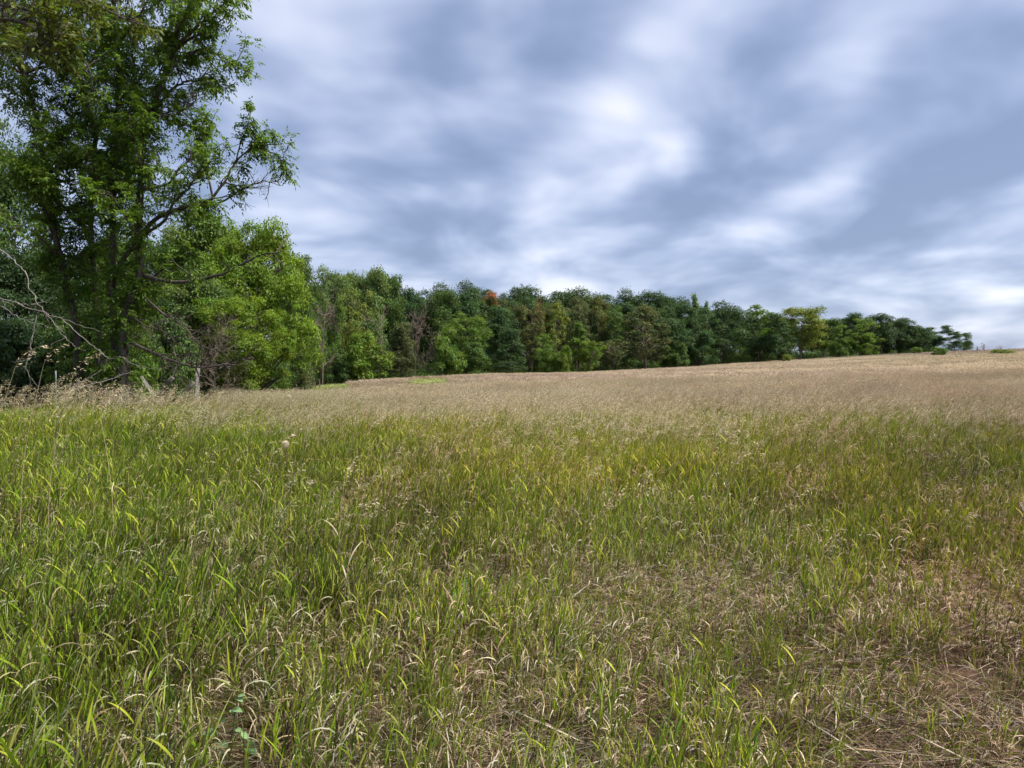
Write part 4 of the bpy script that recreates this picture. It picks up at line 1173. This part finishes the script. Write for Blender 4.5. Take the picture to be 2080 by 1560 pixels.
# ------------------------------------------------------------------ tree standing out of frame at the left: bleached dead limbs and an overhanging bough
def edge_tree():
    rg = rng_(905); d0 = 14.0
    bx, by = -12.3, 14.2; oz = float(H(bx, by)); org = np.array([bx, by, oz])
    e = empty('overhanging_tree', org, 'olive leaved bough overhanging the top left corner, with bleached dead lower branches', 'tree')
    tq = grow(rg, (0, 0, -0.2), (0.03, 0, 1), 9.0, 12, 0.03, 0.05)
    A = Acc(); tube(A, tq, np.linspace(0.22, 0.08, 13), 10)
    obj('trunk', A.mesh('trunk', True), M_BARK, e)
    dead = [
        ([(-190, 420, 0), (-80, 470, -.2), (0, 506, -.4), (28, 528, -.5), (52, 555, -.5), (62, 589, -.5), (83, 623, -.6), (105, 648, -.6), (123, 675, -.7), (148, 700, -.7), (175, 714, -.8)], 0.036, 0.006, 0.012),
        ([(-190, 560, 0), (-80, 590, -.3), (0, 606, -.6), (28, 614, -.7), (80, 632, -.8), (123, 648, -.9), (160, 660, -1), (203, 672, -1.1)], 0.038, 0.007, 0.012),
        ([(28, 614, -.7), (50, 618, -.7), (78, 620, -.75)], 0.018, 0.006, 0.01),
        ([(-120, 590, -.2), (0, 623, -.3), (28, 640, -.3), (65, 654, -.4), (108, 666, -.4)], 0.024, 0.006, 0.01),
        ([(80, 632, -.8), (72, 651, -.8), (66, 688, -.8), (58, 722, -.8), (54, 746, -.8), (66, 774, -.8), (77, 788, -.8)], 0.022, 0.007, 0.01),
        ([(123, 648, -.9), (132, 654, -.9), (160, 678, -.9), (185, 700, -1), (203, 712, -1), (220, 728, -1), (246, 726, -1.1), (265, 737, -1.1), (302, 748, -1.2), (332, 749, -1.2)], 0.018, 0.005, 0.008),
    ]
    for pts, ra, rb, wob in dead:
        q = smooth_line(uvline(pts, d0), len(pts) * 4)
        q = q + rg.normal(0, wob, q.shape)
        B = Acc(); tube(B, q - org, 0.46 * np.linspace(ra, rb, len(q)), 6)
        for _ in range(5):
            k = rg.integers(3, len(q) - 2)
            tw = grow(rg, q[k] - org, nz(q[k + 1] - q[k]) + rg.normal(0, 0.6, 3), rg.uniform(0.12, 0.4), 4, 0.25, -0.02)
            tube(B, tw, np.linspace(0.006, 0.003, 5), 3)
        lo = obj('dead_limb', B.mesh('dead_limb', True), M_DEAD, e); lo.color = (0.62, 0.62, 0.62, 1)
        lo['label'] = 'bleached bare limb'
    LA, TW = Acc(), Acc()
    boughs = [
        [(-190, 60), (-60, -10, -.5), (40, -40, -1), (150, -20, -1.4), (215, 20, -1.6), (262, 42, -1.8)],
        [(-190, 120), (-70, 60, -.8), (20, 40, -1.2), (100, 70, -1.5), (150, 80, -1.7)],
        [(-190, 200), (-80, 120, -1), (0, 95, -1.4), (70, 95, -1.8), (120, 68, -2)],
        [(-190, -40), (-40, -90, 0), (80, -110, .3), (190, -80, .5), (250, -30, .6)],
        [(-150, 40), (-40, 10, .4), (60, 20, .6), (110, 50, .8), (135, 95, .9)],
    ]
    for pts in boughs:
        q = smooth_line(uvline(pts, d0), 20)
        B = Acc(); tube(B, q - org, np.linspace(0.05, 0.010, 20), 6)
        obj('limb', B.mesh('limb', True), M_BARK, e)
        leafy_limb(TW, LA, rg, q - org, 0.03, 0.6, 0.7, 0.55, t0=0.2, per_m=4)
        leafy_limb(TW, LA, rg, q - org, 0.03, 0, 0.6, 0.6, t0=0.2)
    obj('twigs', TW.mesh('twigs'), M_BARK, e)['kind'] = 'stuff'
    c = obj('crown', LA.mesh('crown'), M_LEAF, e); c.color = (0.105, 0.130, 0.028, 1)
edge_tree()

# ================================================================== fence at the left
def gz(x, y): return float(H(x, y))
def box_prism(acc, P0, P1, w, t, C=(1, 1, 1), wdir=(1, 0, 0), jag=0.0, rg=None):
    """a squared post or board from P0 to P1 with a worn top"""
    P0, P1 = np.array(P0, float), np.array(P1, float)
    ax = nz(P1 - P0); a = nz(np.array(wdir) - ax * np.dot(wdir, ax)); b_ = np.cross(ax, a)
    V, n_ = [], 6
    for i in range(n_ + 1):
        c = P0 + (P1 - P0) * i / n_
        k = 1.0 + (rg.normal(0, 0.03) if rg is not None else 0)
        for sa, sb in ((-1, -1), (-1, -.6), (1, -.6), (1, 1), (.6, 1), (-1, 1)):
            q = c + a * sa * w * 0.5 * k + b_ * sb * t * 0.5 * k
            if i == n_ and rg is not None: q = q + ax * rg.uniform(-jag, jag)
            V.append(q)
    Q = [[i * 6 + j, i * 6 + (j + 1) % 6, (i + 1) * 6 + (j + 1) % 6, (i + 1) * 6 + j] for i in range(n_) for j in range(6)]
    o_ = n_ * 6
    acc.add(V, Q, [[o_, o_ + 1, o_ + 2], [o_, o_ + 2, o_ + 3], [o_, o_ + 3, o_ + 4], [o_, o_ + 4, o_ + 5]], C)

def steel_post(parent, org, base, top):
    """studded T section post with a pale painted tip"""
    base, top = np.array(base), np.array(top)
    ax = nz(top - base); a = nz(np.array([1, 0, 0]) - ax * ax[0]); b_ = np.cross(ax, a)
    cut = base + (top - base) * 0.86
    def tee(P0, P1, acc):
        for (w, t, off) in ((0.036, 0.006, 0.0), (0.006, 0.034, 0.018)):
            V = []
            for c in (P0, P1):
                for sa, sb in ((-1, -1), (1, -1), (1, 1), (-1, 1)):
                    V.append(c + a * sa * w / 2 + b_ * (off + sb * t / 2))
            acc.add(np.array(V) - org, [[0, 1, 5, 4], [1, 2, 6, 5], [2, 3, 7, 6], [3, 0, 4, 7], [4, 5, 6, 7]])
    A = Acc(); tee(base, cut, A)
    for k in range(int(np.linalg.norm(cut - base) / 0.055)):
        c = base + ax * (0.3 + 0.055 * k) - b_ * 0.006
        if np.linalg.norm(c - base) > np.linalg.norm(cut - base): break
        tube(A, [c - org, c - b_ * 0.008 - org], 0.005, 5)
    p_ = obj('post', A.mesh('steel_post'), M_STEEL, parent); p_['label'] = 'green steel post'
    B = Acc(); tee(cut, top, B); t_ = obj('post_tip', B.mesh('post_tip'), M_STEELTIP, p_)

def build_fence():
    rg = rng_(41)
    c0 = at(402, 800, 24.0); org = np.array([c0[0], c0[1], gz(c0[0], c0[1])])
    e = empty('wire_fence', org, 'old wire fence with steel posts and a grey wooden corner post before the trees', 'fence')
    def g_(u, d): x, y = foot(u, d); return np.array([x, y, gz(x, y) - 0.15])
    # steel posts
    for (u0, d, u1, v1) in ((113, 21.0, 113, 753), (233, 22.2, 227, 758), (-30, 19.6, -30, 752)):
        steel_post(e, org, g_(u0, d), at(u1, v1, d))
    A = Acc(); box_prism(A, g_(399, 24) - org, at(402, 744, 24) - org, 0.095, 0.10, jag=0.02, rg=rg)
    obj('post', A.mesh('wooden_post', False), M_POST, e)['label'] = 'square grey wooden corner post'
    for (ua, va, ub, vb, d, w) in ((318, 810, 286, 763, 23.4, 0.10), (312, 815, 351, 767, 23.2, 0.13), (372, 815, 392, 776, 23.5, 0.14)):
        A = Acc(); P0, P1 = at(ua, va, d), at(ub, vb, d - 0.25)
        P0 = P0 - nz(P1 - P0) * 0.5
        box_prism(A, P0 - org, P1 - org, w, 0.045, wdir=(1, 0.4, 0.2), jag=0.015, rg=rg)
        obj('leaning_board', A.mesh('leaning_board'), M_POST, e)
    # sagging wires
    stops = [(-160, 17.8), (-30, 19.6), (113, 21.0), (231, 22.2), (401, 24.0)]
    for hgt in (1.20, 0.85, 0.5):
        pts = []
        for (ua, da), (ub, db) in zip(stops[:-1], stops[1:]):
            A0, B0 = g_(ua, da) + np.array([0, 0, 0.15 + hgt]), g_(ub, db) + np.array([0, 0, 0.15 + hgt])
            for t in np.linspace(0, 1, 8, endpoint=False):
                pts.append(A0 * (1 - t) + B0 * t - np.array([0, 0, 0.22 * t * (1 - t)]))
        pts.append(B0)
        A = Acc(); tube(A, np.array(pts) - org, 0.0035, 4)
        obj('wire', A.mesh('wire'), M_WIRE, e)
    # fallen grey branches lying across the fence foot
    e2 = empty('fallen_branch', at(146, 800, 20.4), 'grey fallen branch forking low between the two steel posts', 'branch')
    o2 = np.array(e2.location)
    for pts, ra, nm in (([(140, 800), (148, 786), (175, 771), (206, 752)], 0.022, 'stem'), ([(143, 796), (170, 783), (215, 774), (246, 762), (271, 754)], 0.018, 'side_branch')):
        q = smooth_line(uvline(pts, 20.4), 14) + rg.normal(0, 0.008, (14, 3))
        A = Acc(); tube(A, q - o2, np.linspace(ra, 0.006, 14), 6)
        for _ in range(3):
            k = rg.integers(6, 12); tw = grow(rg, q[k] - o2, nz(q[k + 1] - q[k]) + rg.normal(0, 0.6, 3), rg.uniform(0.12, 0.3), 3, 0.2, 0); tube(A, tw, np.linspace(0.006, 0.003, 4), 3)
        obj(nm, A.mesh(nm, True), M_DEAD, e2)
    # far run of the fence
    x, y = foot(583, 50)
    e3 = empty('far_fence', (x, y, gz(x, y)), 'row of thin dark posts of a far fence beside the green strip', 'fence')
    o3 = np.array(e3.location); tops = []
    for (u, d) in ((583, 50), (602, 55), (616, 60), (628, 65), (640, 70), (650, 76)):
        P0 = g_(u, d); P1 = P0 + np.array([rg.normal(0, 0.03), 0, 1.45])
        A = Acc(); box_prism(A, P0 - o3, P1 - o3, 0.075, 0.07, rg=rg, jag=0.01)
        obj('post', A.mesh('far_post'), M_BARK, e3); tops.append(P1)
    for dz in (0.12, 0.5):
        A = Acc(); tube(A, np.array(tops) - o3 - np.array([0, 0, dz]), 0.006, 3); obj('wire', A.mesh('wire'), M_WIRE, e3)
build_fence()

# ================================================================== single plants that stand out
def one_stalk(u, v, d, h, label, sway=0.1, az=0.25, L=0.2, seed=1, leafn=2, pale=1.0):
    """a tall dry grass stalk: stem, leaves and seed head"""
    rg = rng_(seed)
    top = at(u, v, d); x, y = top[0] - sway, top[1]
    z0 = gz(x, y)
    e = empty('grass_stalk', (x, y, z0), label, 'grass stalk', 'single tall grass stalks')
    org = np.array([x, y, z0])
    mid = np.array([sway * 0.25, 0, (top[2] - z0) * 0.55]); tp = top - org
    q = smooth_line([np.zeros(3), mid, tp], 10)
    A = Acc(); tube(A, q, np.linspace(0.0024, 0.0014, 10), 5, ST1 * pale, cap=False); obj('stem', A.mesh('stem'), M_PLANT, e)
    for i in range(leafn):
        A = Acc(); k = rg.integers(2, 7); blade(A, rg, q[k], rg.uniform(0, 6.28), rg.uniform(0.14, 0.24), 0.008, 0.4, rg.uniform(0.8, 2.2), ST1, ST2, 6)
        obj('leaf', A.mesh('leaf'), M_PLANT, e)
    A = Acc(); panicle(A, rg, q[-1], q[-1] - q[-2], az, L, 34, 0.027, 0.0062, 0.024)
    obj('seed_head', A.mesh('seed_head'), M_PLANT, e)
    return e

STALKS = [
    (30, 748, 5.2, 'tall nodding grass stalk nearest the left edge, its seed head before dark trees', 0.30, 0.2, 0.26),
    (88, 742, 5.6, 'tall grass stalk with seed head just left of the left steel fence post', 0.22, 0.1, 0.24),
    (146, 768, 5.4, 'full pale seed head between the two steel posts', 0.22, 0.2, 0.28),
    (205, 850, 5.8, 'upright pale grass stalk with narrow plume and long bare stem at the left', -0.10, 0.6, 0.22),
    (552, 925, 5.2, 'pale drooping seed head low in the grass below the seed puffs', 0.12, 0.2, 0.22),
    (945, 875, 6.4, 'bleached leaning grass stalk in the middle of the meadow', 0.35, 0.2, 0.26),
    (1200, 975, 6.0, 'thin upright dry stalk in the middle of the near meadow', 0.02, 0.3, 0.16),
    (730, 1050, 4.2, 'thin straw stalk with small seed head in the near grass left of the middle', 0.10, 0.5, 0.15),
    (700, 970, 5.0, 'narrow pale plume above green grass left of the middle', 0.05, 0.8, 0.18),
]
for i, (u, v, d, lb, sway, az, L) in enumerate(STALKS):
    one_stalk(u, v, d, 0, lb, sway, az, L, seed=60 + i)

def puff(u, v, d, r, label, seed):
    """seed puff of a tall weed: stem, core and a ball of fine hairs"""
    rg = rng_(seed); c = at(u, v, d); z0 = gz(c[0], c[1])
    e = empty('seed_puff', (c[0], c[1], z0), label, 'seed head', 'seed puffs'); org = np.array([c[0], c[1], z0])
    A = Acc(); tube(A, smooth_line([(0.02, 0, 0), (0.03, 0, (c[2] - z0) * 0.5), c - org], 8), 0.0025, 5, BR1 * 1.3); obj('stem', A.mesh('stem'), M_PLANT, e)
    A = Acc(); n_ = 420; D = nz(rg.normal(0, 1, (n_, 3)))
    leaves(A, (c - org) + D * r * 0.15, D, rg.normal(0, 1, (n_, 3)), r * rg.uniform(0.75, 1.0, n_), r * 0.035, ST2 * 0.95, 0.0)
    B_ = (c - org) + D * r * 0.85
    leaves(A, B_, np.cross(D, rg.normal(0, 1, (n_, 3))), D, r * 0.22, r * 0.10, ST2 * 1.0, 0.0)
    obj('hairs', A.mesh('hairs'), M_PLANT, e)
puff(580, 902, 6.6, 0.040, 'pale round seed puff low in the grass, left of the middle', 71)
puff(587, 806, 11.5, 0.045, 'small whitish seed puff at the top of the tan grass, left of the middle', 72)

def weed():
    """broad-leaved weed at the lower left with opposite pale green leaves"""
    rg = rng_(81)
    base = at(455, 1545, 2.95); z0 = gz(base[0], base[1]); org = np.array([base[0], base[1], z0])
    e = empty('broadleaf_weed', org, 'broad leaved grey green weed at the bottom left of the meadow', 'plant')
    def broad(P, D, Nn, L, W, c):
        D = nz(D); S = nz(np.cross(D, Nn)); Nn = np.cross(S, D)
        t = np.linspace(0, 1, 8); w = W * np.sin(np.pi * t ** 0.8) ** 0.9 * 0.5; w[0] = 0.002; w[-1] = 0.0005
        cen = np.array(P)[None] + D * (L * t)[:, None] + np.array([0, 0, -0.35]) * (L * t ** 2)[:, None] * 0.6
        V = np.concatenate([cen - S * w[:, None] + Nn * w[:, None] * 0.35, cen, cen + S * w[:, None] + Nn * w[:, None] * 0.35])
        Q = [[i + 8 * k, i + 1 + 8 * k, i + 9 + 8 * k, i + 8 + 8 * k] for i in range(7) for k in range(2)]
        cc = np.concatenate([np.tile(c, (8, 1)), np.tile(c * 1.25, (8, 1)), np.tile(c, (8, 1))])
        A = Acc(); A.add(V, Q, None, cc); me = A.mesh('leaf', True)
        obj('leaf', me, M_PLANT, e)
    pale = np.array([0.18, 0.28, 0.12]); deep = np.array([0.08, 0.15, 0.06])
    stems = [[(455, 1545), (470, 1500), (478, 1450), (483, 1412)], [(448, 1548), (442, 1510), (440, 1480), (444, 1462)], [(470, 1550), (492, 1520), (500, 1492)]]
    for st in stems:
        q = smooth_line([at(u, v, 2.95 - 0.10 * i / len(st)) - org for i, (u, v) in enumerate(st)], 9)
        A = Acc(); tube(A, q, np.linspace(0.004, 0.0022, 9), 6, np.array([0.13, 0.17, 0.08])); obj('stem', A.mesh('stem'), M_PLANT, e)
    for (u, v, du, dv, L, W, c) in (
        (483, 1415, 2, -1, .040, .018, pale), (482, 1418, 1, .05, .034, .02, pale), (472, 1441, 1, -.25, .058, .026, pale), (474, 1443, -.4, -.2, .022, .015, pale),
        (476, 1428, .5, -.9, .03, .02, pale), (478, 1482, .7, -.25, .05, .022, pale), (490, 1488, 1, .35, .050, .024, pale), (444, 1470, .5, -.6, .075, .045, deep),
        (442, 1490, -.7, -.4, .065, .04, deep), (446, 1505, .5, .3, .075, .05, deep), (496, 1512, 1, .15, .085, .045, deep * 1.3), (396, 1520, 1, .5, .075, .04, deep * 1.3),
        (440, 1540, -.8, .2, .06, .035, deep), (466, 1538, .1, -.9, .045, .03, pale), (452, 1520, -.5, -.7, .06, .04, deep)):
        P = at(u, v, 2.88) - org
        broad(P, (du + rg.normal(0, .1), -0.5, -dv), (0, -0.5, 1), L, W, c * rg.uniform(0.9, 1.1))
weed()

def orange_leaf():
    rg = rng_(82); c = at(430, 1333, 3.55)
    e = empty('orange_leaf', c, 'single bright orange dead leaf caught in the grass at lower left', 'leaf')
    t = np.linspace(0, 1, 9); w = 0.011 * np.sin(np.pi * t) ** 0.7 + 0.0006
    cen = np.stack([0.012 * t - 0.008 + 0.004 * np.sin(6 * t), 0.006 * np.sin(4 * t), 0.062 * t - 0.045], -1)
    S = np.array([0.92, -0.35, -0.1]); Nn = np.array([0.3, -0.9, 0.2])
    V = np.concatenate([cen - S * w[:, None] + Nn * 0.006, cen, cen + S * w[:, None] + Nn * 0.005])
    Q = [[i + 9 * k, i + 1 + 9 * k, i + 10 + 9 * k, i + 9 + 9 * k] for i in range(8) for k in range(2)]
    A = Acc(); A.add(V, Q, None, np.array([0.75, 0.26, 0.015])); obj('leaf_blade', A.mesh('leaf_blade', True), M_PLANT, e)
    A = Acc(); tube(A, [(-0.008, 0, -0.045), (-0.012, 0.004, -0.06), (-0.010, 0.01, -0.085)], 0.001, 4, np.array([0.3, 0.12, 0.03])); obj('leaf_stalk', A.mesh('leaf_stalk'), M_PLANT, e)
orange_leaf()

# bushes in the field towards the crest and weeds on the skyline
for (u, vt, wpx, d, colour, lb) in (
    (1904, 713, 26, 130, FRESH, 'green bush standing alone in the tan field near the crest'),
    (2030, 712, 40, 105, YELG, 'yellow green low bush in the tan field at the right edge'),
    (1861, 707, 20, 178, FRESH, 'small fresh green bush before the dark oaks near the crest'),
    (1597, 724, 18, 160, YELG, 'small yellow green bush in the field below the tree with pale trunk'),
    (545, 768, 48, 40, MIDG, 'low leafy weed clump at the fence left of the far posts')):
    x, y = foot(u, d)
    plant_tree(FARP['bush1'] if d > 60 else MIDP['shrub'], 'bush', x, y, max(2.2 if d > 110 else 1.4 if d > 60 else 0.9, at(u, vt, d)[2] - gz(x, y)), wpx / F * d * 1.1, colour, lb, rz=u, cat='bush')
def skyline_weed(u, vt, d, label, seed):
    rg = rng_(seed); x, y = foot(u, d); z0 = gz(x, y); h = at(u, vt, d)[2] - z0
    e = empty('tall_weed', (x, y, z0), label, 'plant', 'weeds on the crest')
    A = Acc(); B = Acc()
    for _ in range(5):
        q = grow(rg, (rg.normal(0, .25), 0, 0), (rg.normal(0, .15), 0, 1), h * rg.uniform(0.7, 1), 5, 0.06, 0.03); tube(A, q, 0.02, 3, ST3)
        n_ = 26; k = rg.integers(2, 6, n_); leaves(B, q[k] + rg.normal(0, 0.10, (n_, 3)), rg.normal(0, 1, (n_, 3)) + np.array([0, 0, 1]), rg.normal(0, 1, (n_, 3)), 0.22, 0.09, np.array([0.30, 0.19, 0.13]))
    obj('stems', A.mesh('stems'), M_PLANT, e)['kind'] = 'stuff'
    obj('seed_heads', B.mesh('seed_heads'), M_PLANT, e)['kind'] = 'stuff'
skyline_weed(1996, 696, 176, 'reddish tall weed on the skyline right of the last tree', 91)
skyline_weed(2030, 703, 176, 'low brown weed on the skyline above the yellow green bush', 92)
skyline_weed(1984, 703, 176, 'short brown weed on the skyline just right of the last tree', 93)
